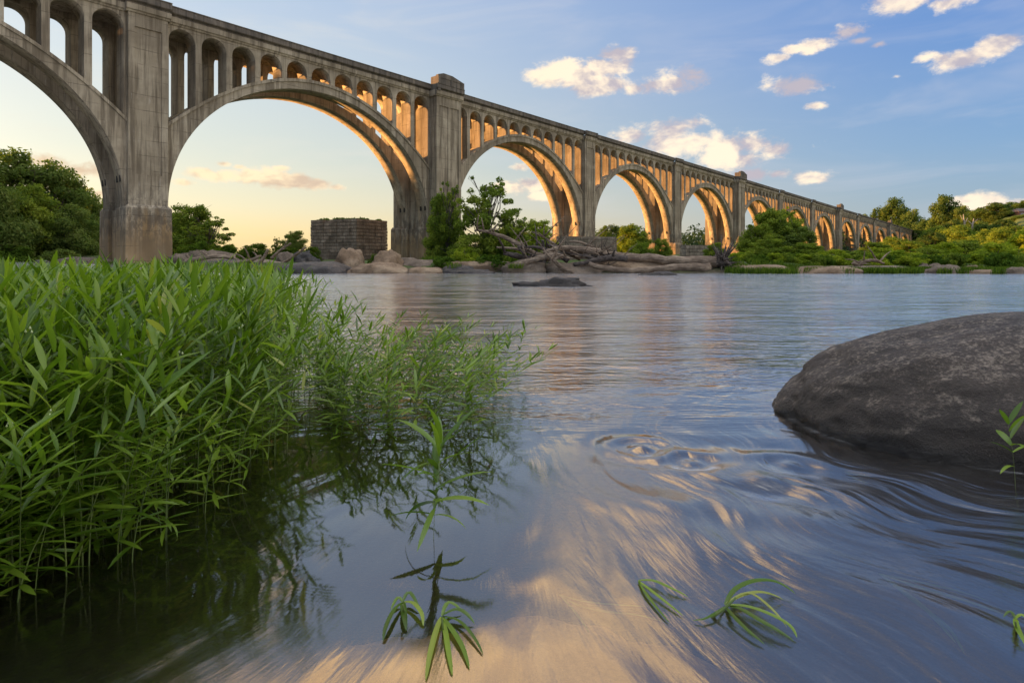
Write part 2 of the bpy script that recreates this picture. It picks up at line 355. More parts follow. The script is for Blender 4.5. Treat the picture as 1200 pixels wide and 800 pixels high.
def rib_mesh(y0, y1, name):
    # intrados and outer boundary sampled together
    n = 72; pin = []; pout = []
    for i in range(n+1):
        a = math.pi*i/n; xx = -17.9*math.cos(a); pin.append((xx, 6.5+16.12*math.sin(a)**.97))
        xo = -HS*math.cos(a) if abs(math.cos(a)) < 1 else -HS*math.cos(a)
        pout.append((xo, ext(xo)))
    # legs down to the footing
    pin = [(-17.9, 5.8)]+pin+[(17.9, 5.8)]
    pout = [(-HS, 5.8)]+pout+[(HS, 5.8)]
    m = MB(); L = len(pin)
    vs = [(x, y0, z) for x, z in pin]+[(x, y0, z) for x, z in pout]+[(x, y1, z) for x, z in pin]+[(x, y1, z) for x, z in pout]
    for i in range(L-1):
        m_f = [(i, i+1, L+i+1, L+i), (2*L+i, 3*L+i, 3*L+i+1, 2*L+i+1)]
        for f in m_f: m.f.append(list(f)); m.m.append(0); m.sm.append(False)
        for f in [(i, 2*L+i, 2*L+i+1, i+1), (L+i, L+i+1, 3*L+i+1, 3*L+i)]:
            m.f.append(list(f)); m.m.append(0); m.sm.append(1 < i < L-2)
    m.v = vs
    # raised ledge that runs along the back of the rib on the river face
    s = -1 if y0 == 0 else 1; yl = y0 if y0 == 0 else y1
    lv = []; Ls = [(-HS+2*HS*i/60) for i in range(61)]
    for x in Ls:
        z = ext(x); lv += [(x, yl, z-.32), (x, yl+s*.13, z-.32), (x, yl+s*.13, z+.06), (x, yl+(-s)*.16, z+.06)]
    lf = []
    for i in range(60):
        a = i*4; b = a+4
        lf += [(a, b, b+1, a+1), (a+1, b+1, b+2, a+2), (a+2, b+2, b+3, a+3)]
    m.add(lv, lf)
    # near-black blocks low on both soffits, painting the shade inside small square holes
    for sx in (-1, 1):
        for yy in (y0+.55, y1-.75):
            zz = 9.1; ang = math.asin(min(1, ((zz-6.5)/16.12)**(1/.97))); xx = 17.9*math.cos(ang)
            m.box(min(sx*xx, sx*(xx-.06)), max(sx*xx, sx*(xx-.06)), yy-.17, yy+.17, zz-.35, zz+.35, 1)
    o = m.build(name, [M['concrete'], M['hole_shade']], bridge)
    return o
CEN = [(-16.5+3.3*i) for i in range(11)]; RO = 1.33; ZSP = 24.42
def arcade_mesh(y0, y1, name):
    path = []
    ends = HS
    path.append((-ends, None))
    for c in CEN:
        path.append((c-RO, None)); path.append((c-RO, ZSP))
        for i in range(1, 14):
            a = math.pi*i/14; path.append((c-RO*math.cos(a), ZSP+RO*math.sin(a)))
        path.append((c+RO, ZSP)); path.append((c+RO, None))
    path.append((ends, None))
    pts = [(x, (ext(x)+.01 if z is None else z)) for x, z in path]
    # keep the bottom of narrow piers on the curve
    L = len(pts); m = MB()
    m.v = [(x, y0, z) for x, z in pts]+[(x, y0, ZT) for x, z in pts]+[(x, y1, z) for x, z in pts]+[(x, y1, ZT) for x, z in pts]
    def f(q, sm=False): m.f.append(list(q)); m.m.append(0); m.sm.append(sm)
    for i in range(L-1):
        vert = abs(pts[i][0]-pts[i+1][0]) < 1e-6
        if not vert:
            f((i, i+1, L+i+1, L+i)); f((2*L+i, 3*L+i, 3*L+i+1, 2*L+i+1)); f((L+i, L+i+1, 3*L+i+1, 3*L+i))
        arc = path[i][1] is not None and path[i+1][1] is not None
        f((i, 2*L+i, 2*L+i+1, i+1), arc)
    f((0, L, 3*L, 2*L)); f((L-1, 2*L+L-1, 3*L+L-1, L+L-1))
    # raised rims round the small arches
    return m.build(name, M['concrete'], bridge)
PROF = [(0.0, 25.95), (-.10, 25.95), (-.16, 26.12), (-.28, 26.22), (-.30, 26.72), (-.18, 26.80), (-.20, 26.93), (-.46, 27.04), (-.52, 27.12), (-.50, 27.66), (-.56, 27.70), (-.56, 27.80), (-.12, 27.80), (-.12, 26.9), (0, 26.9)]
def deck_mesh(x0, x1, p, name, block=False, par=None):
    m = MB()
    for side in (0, 1):
        pr = [((y-p) if side == 0 else (DEPTH-y+p), z) for y, z in PROF]
        # solid behind the moulding
        m.sweep_x([q for q in pr], x0, x1)
    m.box(x0, x1, -p+.004, DEPTH+p-.004, 25.954, 26.85)
    return m
proto_span = {}
first = True
def put(o, t, rel=None):
    o.location = (t, 0, -GR*(t-TA))
rib_n = shear(rib_mesh(0, NR, 'arch_rib')); rib_f = shear(rib_mesh(FR, DEPTH, 'arch_rib'))
arc_n = shear(arcade_mesh(0.0, NR, 'spandrel_arcade')); arc_f = shear(arcade_mesh(FR, DEPTH, 'spandrel_arcade'))
dm = MB(); dm = deck_mesh(-HS, HS, 0, 'deck')
# old drain spouts and lamp brackets are left off: only what the picture shows
deck0 = shear(dm.build('deck', [M['parapet'], M['concrete']], bridge))
for poly in deck0.data.polygons:          # band below the parapet is pale concrete
    if poly.center.z+GR*poly.center.x < 26.78: poly.material_index = 1
protos = [rib_n, rib_f, arc_n, arc_f, deck0]
for k in range(-2, 14):
    a, b = tp[k]+pw(k)/2, tp[k+1]-pw(k+1)/2; t = (a+b)/2; s = (b-a)/2/HS
    for o in protos:
        q = o if k == -2 else o.copy()
        if k != -2: COL.objects.link(q)
        put(q, t); q.scale.x = s
def pier(k):
    hw = pw(k)/2; p = pp(k); big = k in BIG; m = MB()
    yA, yB = -p, DEPTH+p
    # shaft: two solid fronts joined by a recessed web
    fr = .13
    for side in (0, 1):
        y0, y1 = (yA+fr, NR) if side == 0 else (FR, yB-fr)
        m.box(-hw, hw, y0, y1, 5.9, 25.95)
        yf = (yA, yA+fr) if side == 0 else (yB-fr, yB)
        bw = .42; npan = 2 if big else 1
        # frame that leaves sunk panels
        xs = [-hw]
        edges = np.linspace(-hw, hw, npan+1)
        m.box(-hw, hw, yf[0], yf[1], 24.6, 25.95); m.box(-hw, hw, yf[0], yf[1], 5.9, 9.6 if not big else 7.5)
        zb = 9.6 if not big else 7.5
        for i in range(npan+1):
            c = edges[i]
            x0 = c-(bw/2 if 0 < i < npan else 0); x1 = c+(bw/2 if 0 < i < npan else 0)
            if i == 0: x1 = c+bw*1.35
            if i == npan: x0 = c-bw*1.35
            m.box(x0, x1, yf[0], yf[1], zb, 24.6)
    m.box(-hw+.25, hw-.25, NR, FR, 5.9, 25.95)
    o = m.build('pier', M['concrete'], bridge); put(o, tp[k])
    f = MB(); e = .28
    for y0, y1 in ((yA-e, NR+.06), (FR-.06, yB+e)):
        f.taper((-hw-.42, hw+.42, y0-.04, y1+.02), (-hw-.34, hw+.34, y0, y1), -7, 1.6)
        f.taper((-hw-.34, hw+.34, y0, y1), (-hw-.30, hw+.30, y0+.02, y1), 1.6, 6.15)
        f.taper((-hw-.30, hw+.30, y0+.02, y1), (-hw-.02, hw+.02, y0+e, y1), 6.15, 6.5)
    f.box(-hw, hw, NR+.06, FR-.06, -7, 6.1)
    g = f.build('pedestal', M['concrete'], o)
    c = deck_mesh(-hw-.26, hw+.26, p, 'capping'); 
    g = c.build('capping', [M['parapet'], M['concrete']], o)
    for poly in g.data.polygons:
        if poly.center.z < 26.78: poly.material_index = 1
    if big:
        for y0, y1, s in ((-p-.50, -p+.05, -1), (DEPTH+p-.05, DEPTH+p+.50, 1)):
            b = MB()
            pr = [(-hw-.1, 27.8), (hw+.1, 27.8), (hw+.1, 28.75), (hw*.1, 29.35), (-hw*.62, 29.4), (-hw-.1, 29.05)]
            nn = len(pr)
            b.add([(x, y0, z) for x, z in pr]+[(x, y1, z) for x, z in pr],
                  [tuple(range(nn-1, -1, -1)), tuple(range(nn, 2*nn))]+[(i, (i+1) % nn, nn+(i+1) % nn, nn+i) for i in range(nn)])
            ym = y0 if s < 0 else y1
            for x0, x1 in ((-hw-.12, -hw+.3), (-.2, .2), (hw-.3, hw+.12)):
                b.box(x0, x1, min(ym, ym+s*.07), max(ym, ym+s*.07), 27.8, 28.6)
            b.box(-hw-.12, hw+.12, min(ym, ym+s*.07), max(ym, ym+s*.07), 28.59, 28.74)
            b.box(-hw-.11, -hw+.4, y0+.02 if s < 0 else y0-1.2, y0+1.7 if s < 0 else y1-.02, 26.7, 28.9)
            b.build('refuge_parapet', M['parapet'], o)
    return o
for k in range(-2, 15): pier(k)

# ------------------------------------------------------------------ ground, river bed, water
def sst(a, b, x):
    t = np.clip((x-a)/(b-a), 0, 1); return t*t*(3-2*t)
def fbm(X, Y, sc, seed=0, oct=4):
    out = np.zeros_like(X); am = 1
    for o in range(oct):
        r = np.random.default_rng(seed*17+o)
        for j in range(5):
            a = r.uniform(0, 2*math.pi); ph = r.uniform(0, 6.28); k = sc*(2**o)*r.uniform(.7, 1.3)
            out += am*np.sin((X*math.cos(a)+Y*math.sin(a))*k+ph)/5
        am *= .55
    return out
def ground_z(X, Y):
    X = np.asarray(X, float); Y = np.asarray(Y, float)
    r = X/np.maximum(Y, 1.0)
    nz = fbm(X, Y, .25, 3)
    isl = sst(37.5, 45, Y+1.5*nz)*sst(-.60, -.53, r)
    z = -.55+isl*(1.15+.25*nz)+.12*fbm(X, Y, 1.4, 5)
    leftb = sst(112, 124, Y+4*nz)
    leftb = np.maximum(leftb, sst(0, 10, -(.92*Y+14)-X)*sst(-20, 10, Y))
    z = np.maximum(z, -.55+leftb*(2.0+.4*nz))
    z = z+.5*sst(60, 140, Y)*sst(-.5, .0, r)
    st = np.maximum(430-1200*(r-.68), 225)
    z = z+18*sst(0, 95, Y-st)*sst(.50, .60, r)
    z = z+14*sst(420, 900, Y)*sst(-.4, .1, r)*(1-sst(.45, .55, r))
    z = z+5*sst(0, 30, X-(60+.55*Y))*sst(60, 120, Y)
    # the bed under the near water, with one smooth ledge of tan rock close to the surface
    z = np.where(Y < 12, -.42+.05*fbm(X, Y, 1.8, 8), z)
    return z
def gz(x, y): return float(ground_z(np.array([x]), np.array([y]))[0])
def ground_mat():
    t = NT('river_bank_ground'); p = t.pos(); n1 = t.noise(p, .25, 5, .6); n2 = t.noise(p, 3, 5, .65)
    c = t.ramp(n1, [(.35, (.045, .055, .018)), (.5, (.09, .075, .045)), (.65, (.07, .09, .02))])
    c = t.mix(t.ss(n2, .45, .7), c, (.14, .11, .075))
    z = t.xyz(p)[2]
    gn = t.m('MULTIPLY', t.ss(z, .15, .5), t.ss(t.noise(p, .6, 4, .6), .35, .5))
    c = t.mix(gn, c, t.mix(n2, (.03, .055, .012), (.09, .13, .025)))
    bed = t.ss(z, -.12, .02, 1, 0)
    bc = t.ramp(t.noise(p, 2.2, 6, .65), [(.3, (.016, .012, .008)), (.55, (.05, .037, .022)), (.75, (.11, .082, .048))])
    c = t.mix(bed, c, bc)
    return t.done(t.pbr(c, .9, t.bump(n2, .7, .15), .2))
M['ground'] = ground_mat()
ys = np.concatenate([np.linspace(-60, 0, 10), np.linspace(1, 34, 34), np.linspace(35, 60, 60), np.linspace(61, 150, 90), np.linspace(155, 1000, 110), [1500, 2600, 4500]])
cs = np.concatenate([np.linspace(-6, -1.6, 18), np.linspace(-1.5, 1.5, 240), np.linspace(1.6, 6, 18)])
YY, CC = np.meshgrid(ys, cs, indexing='ij'); XX = CC*(np.maximum(YY, 0)+18)
ZZ = ground_z(XX, YY)
nr_, nc_ = YY.shape
idx = np.arange(nr_*nc_).reshape(nr_, nc_)
qd = np.stack([idx[:-1, :-1], idx[:-1, 1:], idx[1:, 1:], idx[1:, :-1]], -1).reshape(-1, 4)
gr = mesh_np('ground', np.stack([XX, YY, ZZ], -1), qd, M['ground'], smooth=True); tag(gr, kind='structure')

def water_mat():
    t = NT('river_water'); p = t.pos()
    fl = t.n('ShaderNodeAttribute', attribute_name='flow', attribute_type='GEOMETRY').outputs['Vector']
    mk = t.xyz(t.n('ShaderNodeAttribute', attribute_name='mask', attribute_type='GEOMETRY').outputs['Vector'])
    near, calm, foam = mk[0], mk[1], mk[2]
    silk = t.m('MULTIPLY', near, t.ss(calm, .15, .7))
    s1 = t.noise(t.scale(fl, (8.5, 1.5, 1)), 1.0, 5, .6, .35)
    s2 = t.noise(t.scale(fl, (46, 3.2, 1)), 1.0, 3, .55, .2)
    f1 = t.noise(t.scale(p, (.34, 1.15, 1)), 1.0, 5, .6, .5)
    f2 = t.noise(t.scale(p, (2.4, 5.0, 1)), 1.0, 4, .6, .4)
    s0 = t.noise(t.scale(fl, (3.4, 1.0, 1)), 1.0, 2, .45, .8)
    hn = t.m('ADD', t.m('MULTIPLY', s0, .040), t.m('ADD', t.m('MULTIPLY', s1, .0055), t.m('MULTIPLY', s2, .0011)))
    hf = t.m('ADD', t.m('MULTIPLY', f1, .11), t.m('MULTIPLY', f2, .022))
    hn = t.m('MULTIPLY', hn, calm)
    h = t.m('ADD', t.m('MULTIPLY', hn, near), t.m('MULTIPLY', hf, t.m('SUBTRACT', 1.0, near)))
    nrm = t.n('ShaderNodeBump', {'Height': h, 'Strength': 1.0, 'Distance': 1.0}).outputs[0]
    fr = t.n('ShaderNodeFresnel', {'IOR': 1.36, 'Normal': nrm}).outputs[0]
    fr = t.m('MINIMUM', t.m('ADD', t.m('MULTIPLY', fr, 1.6), .125), .97)
    gl = t.n('ShaderNodeBsdfGlossy', {'Color': (1, 1, 1, 1), 'Roughness': t.m('ADD', t.m('ADD', .045, t.m('MULTIPLY', t.m('SUBTRACT', 1.0, near), .07)), t.m('MULTIPLY', silk, .15)), 'Normal': nrm}).outputs[0]
    tr = t.n('ShaderNodeBsdfTransparent', {'Color': (.72, .62, .46, 1)}).outputs[0]
    # silt hanging in the water
    silt = t.n('ShaderNodeBsdfDiffuse', {'Color': (.07, .055, .04, 1)}).outputs[0]
    body = t.n('ShaderNodeMixShader', {0: .09, 1: tr, 2: silt}).outputs[0]
    sh = t.n('ShaderNodeMixShader', {0: fr, 1: body, 2: gl}).outputs[0]
    fo = t.m('MULTIPLY', t.m('MINIMUM', foam, .6), t.ss(t.m('ADD', t.m('MULTIPLY', f2, .5), t.m('MULTIPLY', f1, .5)), .42, .68))
    white = t.n('ShaderNodeBsdfDiffuse', {'Color': (.62, .62, .62, 1)}).outputs[0]
    return t.done(t.n('ShaderNodeMixShader', {0: fo, 1: sh, 2: white}).outputs[0])
M['water'] = water_mat()
def water_z(X, Y):
    r = X/np.maximum(Y, 1)
    return .45*sst(44, 62, Y)*sst(-.40, -.52, r)
ys = np.concatenate([np.linspace(-60, 0, 8), np.geomspace(.35, 14, 400), np.geomspace(14.3, 160, 170)])
cs = np.concatenate([np.linspace(-6, -1.3, 12), np.linspace(-1.25, 1.25, 380), np.linspace(1.3, 6, 12)])
YY, CC = np.meshgrid(ys, cs, indexing='ij'); XX = CC*(np.maximum(YY, 0)+.25); XX = np.where(YY <= 0, CC*12, XX)
X, Y = XX, YY
q = sst(2.4, 4.6, Y)
psi = (1-q)*X*np.minimum(Y, 5)*.62+q*X*.9
sl_ = (1-q)*(np.minimum(Y, 6)**2-X**2)*.31+q*(Y*1.2-2.0)
rgt = sst(.35, 1.0, X)*sst(4.2, 3.0, Y)*sst(.9, 1.4, Y)
psi = psi+rgt*.07*np.sin(sl_*7+X*2)+.02*np.sin(X*3+Y*4)
Z = water_z(X, Y)
nearm = sst(5.0, 2.6, Y)
calm = (1-.80*sst(.35, -.30, X)*sst(1.25, 1.65, Y))*(1-.45*sst(.55,-.2,X))*(.35+.65*sst(3.2,2.0,Y))
def ripple(cx, cy, lam, amp, rad, st=1.0):
    dd = np.sqrt(((X-cx)*st)**2+(Y-cy)**2)
    return amp*np.cos(dd*2*math.pi/lam)*np.exp(-(dd/rad)**2)
Z = Z+ripple(.62, 2.86, .17, .0095, .21)+ripple(.80, 2.66, .15, .007, .17)+ripple(1.02, 2.42, .20, .006, .24)+ripple(1.22, 2.62, .16, .006, .2)
wv = np.sin(18*(X*.55+Y*.85)+2.6*np.sin(3.1*X-2.2*Y))
Z = Z+.007*wv*np.exp(-(((X-1.15)/.55)**2+((Y-2.35)/.55)**2))
Z = Z+.006*np.sin(10*(X*.8-Y*.45)+2*np.sin(4*Y))*sst(.5, 1.0, X)*sst(3.0, 2.2, Y)*sst(.9, 1.4, Y)
Z = Z+.0045*fbm(X, Y, 4.5, 21, 3)*sst(4.5, 3, Y)*(.35+.65*sst(.2, .8, X))
Z = Z+.012*fbm(X*.5, Y, 2.4, 22, 3)*sst(3.5, 6, Y)*sst(40, 10, Y)
foam = sst(5, 14, Y)*(.10+.30*sst(10, 26, Y))
ee = ((np.abs(X-3.72)/2.12)**2.45+(np.abs(Y-3.34)/1.04)**2.45)**(1/2.45)
foam = foam+.95*np.exp(-((ee-1.0)/.016)**2)*(Y < 3.4)
nr_, nc_ = Y.shape; idx = np.arange(nr_*nc_).reshape(nr_, nc_)
qd = np.stack([idx[:-1, :-1], idx[:-1, 1:], idx[1:, 1:], idx[1:, :-1]], -1).reshape(-1, 4)
wa = mesh_np('river_water', np.stack([X, Y, Z], -1), qd, M['water'], smooth=True); tag(wa, kind='structure')
a = wa.data.attributes.new('flow', 'FLOAT_VECTOR', 'POINT'); a.data.foreach_set('vector', np.stack([psi, sl_, 0*psi], -1).astype(np.float32).ravel())
a = wa.data.attributes.new('mask', 'FLOAT_VECTOR', 'POINT'); a.data.foreach_set('vector', np.stack([nearm, calm, foam], -1).astype(np.float32).ravel())

# ------------------------------------------------------------------ trees and bushes
def leaf_cloud(lobes, count, size, rg, flat=1.0, droop=0.0, asp=1.7):
    """lobes: (x,y,z,r). Leaf-clump faces spread through the lobes' volume, denser at the skin."""
    lb = np.array(lobes, float); w_ = lb[:, 3]**2.2; w_ /= w_.sum()
    k = rg.choice(len(lb), count, p=w_)
    dr = rg.normal(size=(count, 3)); dr /= np.linalg.norm(dr, axis=1, keepdims=True)
    rad = lb[k, 3]*(.35+.80*rg.random(count)**.6)
    rad *= 1+.20*np.sin(dr[:, 0]*5+k)*np.cos(dr[:, 1]*4+k*2)
    c = lb[k, :3]+dr*rad[:, None]*np.array([1, 1, flat])
    n = dr+rg.normal(size=(count, 3))*.55; n[:, 2] += .15; n /= np.linalg.norm(n, axis=1, keepdims=True)
    t = np.cross(n, rg.normal(size=(count, 3))); t /= np.linalg.norm(t, axis=1, keepdims=True)
    t[:, 2] -= droop; b = np.cross(n, t)
    s = size*(.55+.9*rg.random(count))[:, None]
    co = np.stack([c-t*s*.5*asp, c-b*s*.42+n*s*.08, c+t*s*.5*asp, c+b*s*.42+n*s*.08], 1).reshape(-1, 3)
    q = np.arange(count*4).reshape(-1, 4)
    lobev = rg.random(len(lb))[k]*.5+rg.random(count)*.5
    return co, q, lobev
def branchy(h, w, nl, rg, low=.25, top=1.0, rmin=.16, rmax=.30, shape='round', lean=0.0):
    L = []
    for i in range(nl):
        for _ in range(60):
            zz = low+(top-low)*rg.random()
            u = (zz-low)/(top-low)
            if shape == 'round': prof = math.sin(math.pi*min(1, u*.80+.18))**.7
            elif shape == 'bush': prof = math.sqrt(max(0, 1-(u*.95)**2))
            else: prof = .35+.65*math.sin(math.pi*min(1, u*.7+.25))
            a = rg.random()*2*math.pi; rr = prof*math.sqrt(rg.random())
            if rr > .25 or rg.random() < .4: break
        r = (rmin+(rmax-rmin)*rg.random())*w*.5*(1.15-.45*u)
        L.append((math.cos(a)*rr*(w*.5-r*.7)+lean*zz*h, math.sin(a)*rr*(w*.5-r*.7), zz*(h-r*.8), r))
    return L
PR = {}
def tree_proto(key, h, w, nl, leaves, size, mat, seed, low=.25, rmin=.16, rmax=.30, shape='round', trunk=.03, flat=.85, name='tree', barkm='bark', limbs=14, lean=0.0, asp=1.7):
    rg = np.random.default_rng(seed); random.seed(seed)
    lob = branchy(h, w, nl, rg, low, 1.0, rmin, rmax, shape, lean)
    root = empty(name)
    m = MB(); tr = h*trunk
    pts = [(0, 0, -.6), (lean*h*.1, 0, h*.12), (lean*h*.3+rg.normal()*.02*h, rg.normal()*.02*h, h*.38), (lean*h*.6+rg.normal()*.03*h, rg.normal()*.03*h, h*.68), (lean*h*.85, 0, h*.88)]
    m.tube(pts, [tr*1.3, tr, tr*.75, tr*.42, tr*.12], 8)
    for i in range(min(limbs, len(lob))):
        x, y, z, r = lob[i]; z0 = max(h*.10, z*.55*rg.uniform(.6, 1)); 
        a = Vector((lean*z0, 0, z0)); e = Vector((x, y, z)); mid = a.lerp(e, .5)+Vector((rg.normal()*.04*w, rg.normal()*.04*w, .06*h*rg.random()))
        m.tube([a, a.lerp(mid, .6)+Vector((0, 0, .01*h)), mid, mid.lerp(e, .6), e], [tr*.45, tr*.36, tr*.28, tr*.17, tr*.06], 5)
        for j in range(3):
            e2 = e+Vector((rg.normal(), rg.normal(), rg.normal()*.6+.4))*r*.8
            m.tube([mid.lerp(e, .45), mid.lerp(e, .8).lerp(e2, .5), e2], [tr*.16, tr*.1, tr*.03], 4)
    m.build('trunk', M[barkm], root, fix=False)
    co, q, v = leaf_cloud(lob, leaves, size, rg, flat, asp=asp)
    # ragged outer sprays
    mesh_np('crown', co, q, M[mat], root, attr=v)
    root['h'] = h; root['w'] = w
    PR[key] = root; root['used'] = 0
    return root
tree_proto('oakA', 18, 16, 95, 26000, .36, 'leaf_dense', 1, .03, .15, .36)
tree_proto('oakB', 17, 14, 85, 25000, .34, 'leaf_dense', 2, .03, .16, .38)
tree_proto('oakC', 15, 15, 90, 26000, .32, 'leaf_mid', 3, .02, .15, .34)
tree_proto('elm', 12, 9, 75, 22000, .22, 'leaf_mid', 4, .03, .16, .36, shape='tall')
tree_proto('openish', 8.5, 6.2, 70, 6500, .17, 'leaf_mid', 5, .12, .08, .20, shape='tall', trunk=.018, limbs=34)
tree_proto('willowy', 8, 6.5, 70, 22000, .15, 'leaf_mid', 6, .02, .16, .34, shape='tall', trunk=.02)
tree_proto('bushA', 3.4, 5.2, 44, 11000, .13, 'leaf_bright', 7, .02, .16, .34, shape='bush', trunk=.02, name='bush')
tree_proto('bushB', 3.0, 4.4, 40, 10000, .13, 'leaf_mid', 8, .02, .17, .36, shape='bush', trunk=.02, name='bush')
tree_proto('scrub', 1.3, 3.4, 26, 5000, .10, 'leaf_bank', 9, .05, .15, .3, shape='bush', trunk=.02, name='shrub')
ntree = 0
def place(key, px, ytop, Y, wpx, label, cat='tree', group=None, mat=None, zb=None, rz=None, name=None):
    global ntree
    p = PR[key]; src = p
    if p['used'] == 0: o = p; p['used'] = 1
    else: o = copy_tree(p)
    ntree += 1
    X = (px-600)/F*Y
    if zb is None: zb = gz(X, Y)-.1
    H = CZ+(HZ-ytop)/F*Y-zb; Wd = wpx/F*Y
    o.location = (X, Y, zb); o.scale = (Wd/p['w'], Wd/p['w'], H/p['h'])
    o.rotation_euler = (0, 0, rz if rz is not None else ntree*2.399)
    o.name = name or {'bush': 'bush', 'shrub': 'shrub'}.get(cat, 'tree')
    if mat:
        c = [c for c in o.children if c.name.startswith('crown')][0]
        c.material_slots[0].link = 'OBJECT'; c.material_slots[0].material = M[mat]
    tag(o, label, cat, group)
    return o
# left wooded bank (tall trees, partly behind the first arch)
G1 = 'tall trees on the wooded left bank'
place('oakA', 10, 172, 128, 120, 'tallest dense tree of the left bank, its rounded top at the edge of the photo', group=G1, mat='leaf_dense')
place('oakB', 66, 186, 132, 84, 'dense tree with ragged crown on left bank, second from the edge', group=G1)
place('oakC', 100, 214, 138, 70, 'lower dark green tree directly left of the nearest pier', group=G1, mat='leaf_dense')
place('oakA', 36, 214, 118, 80, 'dense tree in front row of the left bank, dipping to the water', group=G1, mat='leaf_mid')
place('oakB', 84, 238, 120, 60, 'short round tree overhanging the water on the left bank', group=G1)
place('oakC', -8, 206, 110, 90, 'hazy green tree at the very edge of the left bank', group=G1)
place('bushB', 12, 284, 108, 60, 'pale low bush at the water edge below the left bank trees', 'bush', mat='leaf_bank')
place('bushA', 70, 292, 112, 50, 'dark low bush at the foot of the left bank trees', 'bush', mat='leaf_dense')
# more of that wood beyond the frame, it shades the low parts of the viaduct
for i, (X_, Y_, h_) in enumerate([(-104, 98, 21), (-112, 86, 22), (-118, 112, 24), (-122, 100, 23), (-128, 70, 20), (-135, 122, 24), (-150, 95, 22), (-110, 120, 21), (-150, 130, 26), (-170, 150, 28)]+[(-106-3*(i % 2), 56+6.2*i, 35) for i in range(8)]):
    p = ['oakA', 'oakB'][i % 2]; o = copy_tree(PR[p]); s_ = h_/PR[p]['h']; o.location = (X_, Y_, gz(X_, Y_)-.2); o.scale = (s_*1.2,)*2+(s_,); o.rotation_euler.z = i*1.7; o.name = 'tree'
    tag(o, 'dense tall tree of the wooded left bank', 'tree', 'tall trees further along the left bank')
# trees upstream seen through the big arch
place('elm', 222, 238, 112, 66, 'green tree just right of the nearest pier, leafy to the ground', mat='leaf_mid', zb=.6)
place('openish', 243, 252, 104, 66, 'open-crowned tree leaning right beside the nearest pier, sky between its leaves', zb=.6)
place('oakC', 208, 246, 122, 50, 'darker tree half hidden behind the nearest pier', zb=.6)
place('willowy', 345, 270, 92, 36, 'small round dark tree left of the ruined stone pier', zb=.9, mat='leaf_dense')
place('openish', 324, 277, 94, 14, 'tiny thin sapling beside the small round tree', zb=.9)
for i, (px, yt, Y, w_, lb) in enumerate([(222, 286, 78, 44, 'low creeper-covered bush at the foot of the nearest pier'), (262, 286, 80, 50, 'low leafy bush left of the golden driftwood'), (300, 285, 82, 46, 'low spreading bush below the evening cloud'), (334, 288, 84, 40, 'low bush left of the small round tree'), (366, 289, 84, 26, 'low bush against the ruined stone pier'), (242, 280, 90, 40, 'pale bush behind the low creepers by the nearest pier')]):
    place('bushB' if i % 2 else 'bushA', px, yt, Y, w_, lb, 'bush', mat='leaf_bank', zb=.6)
# trees on the rocky island in front of the second pier
place('openish', 524, 211, 50, 46, 'ragged leafy tree standing against the tall capped pier', mat='leaf_mid')
place('elm', 520, 226, 50.8, 46, 'fuller dark tree behind the ragged one at the capped pier', mat='leaf_mid')
place('elm', 512, 250, 52, 34, 'dark bushy tree at the foot of the tall capped pier', mat='leaf_dense')
place('openish', 570, 205, 47, 88, 'open airy tree with bare twigs right of the tall capped pier')
place('openish', 600, 244, 48, 62, 'lower airy tree reaching over the driftwood', mat='leaf_mid')
place('bushA', 556, 274, 46, 70, 'bright bush under the open airy tree', 'bush', mat='leaf_mid')
place('bushB', 545, 288, 43, 40, 'small bright bush on the flat rock', 'bush', mat='leaf_bright')
place('bushA', 596, 276, 47, 60, 'rounded bush behind the driftwood roots', 'bush', mat='leaf_mid')
place('scrub', 575, 297, 42.5, 50, 'low green shrub at the water edge beside the driftwood', 'shrub')
place('scrub', 520, 300, 42, 36, 'low green shrub in front of the tall capped pier', 'shrub')
place('scrub', 440, 297, 42, 22, 'tuft of green shrub between the brown boulders', 'shrub')
# trees behind the third and fourth openings
place('elm', 632, 256, 90, 44, 'yellow-green tree in the second large arch', mat='leaf_bright')
place('oakC', 618, 270, 110, 44, 'mid green tree low in the second large arch')
place('oakB', 596, 262, 150, 50, 'darker tree behind the open airy tree', mat='leaf_hill')
place('elm', 742, 262, 110, 46, 'bright green tree low in the third large arch', mat='leaf_mid')
place('oakC', 716, 262, 140, 46, 'dark tree beside the fourth pier, low in the third arch', mat='leaf_dense')
place('willowy', 775, 279, 60, 26, 'small bright tree at the foot of the fourth pier', mat='leaf_mid')
place('bushA', 752, 284, 80, 40, 'green bush at the foot of the third arch', 'bush', mat='leaf_mid')
place('willowy', 838, 284, 62, 30, 'small dark tree behind the upturned roots', mat='leaf_mid')
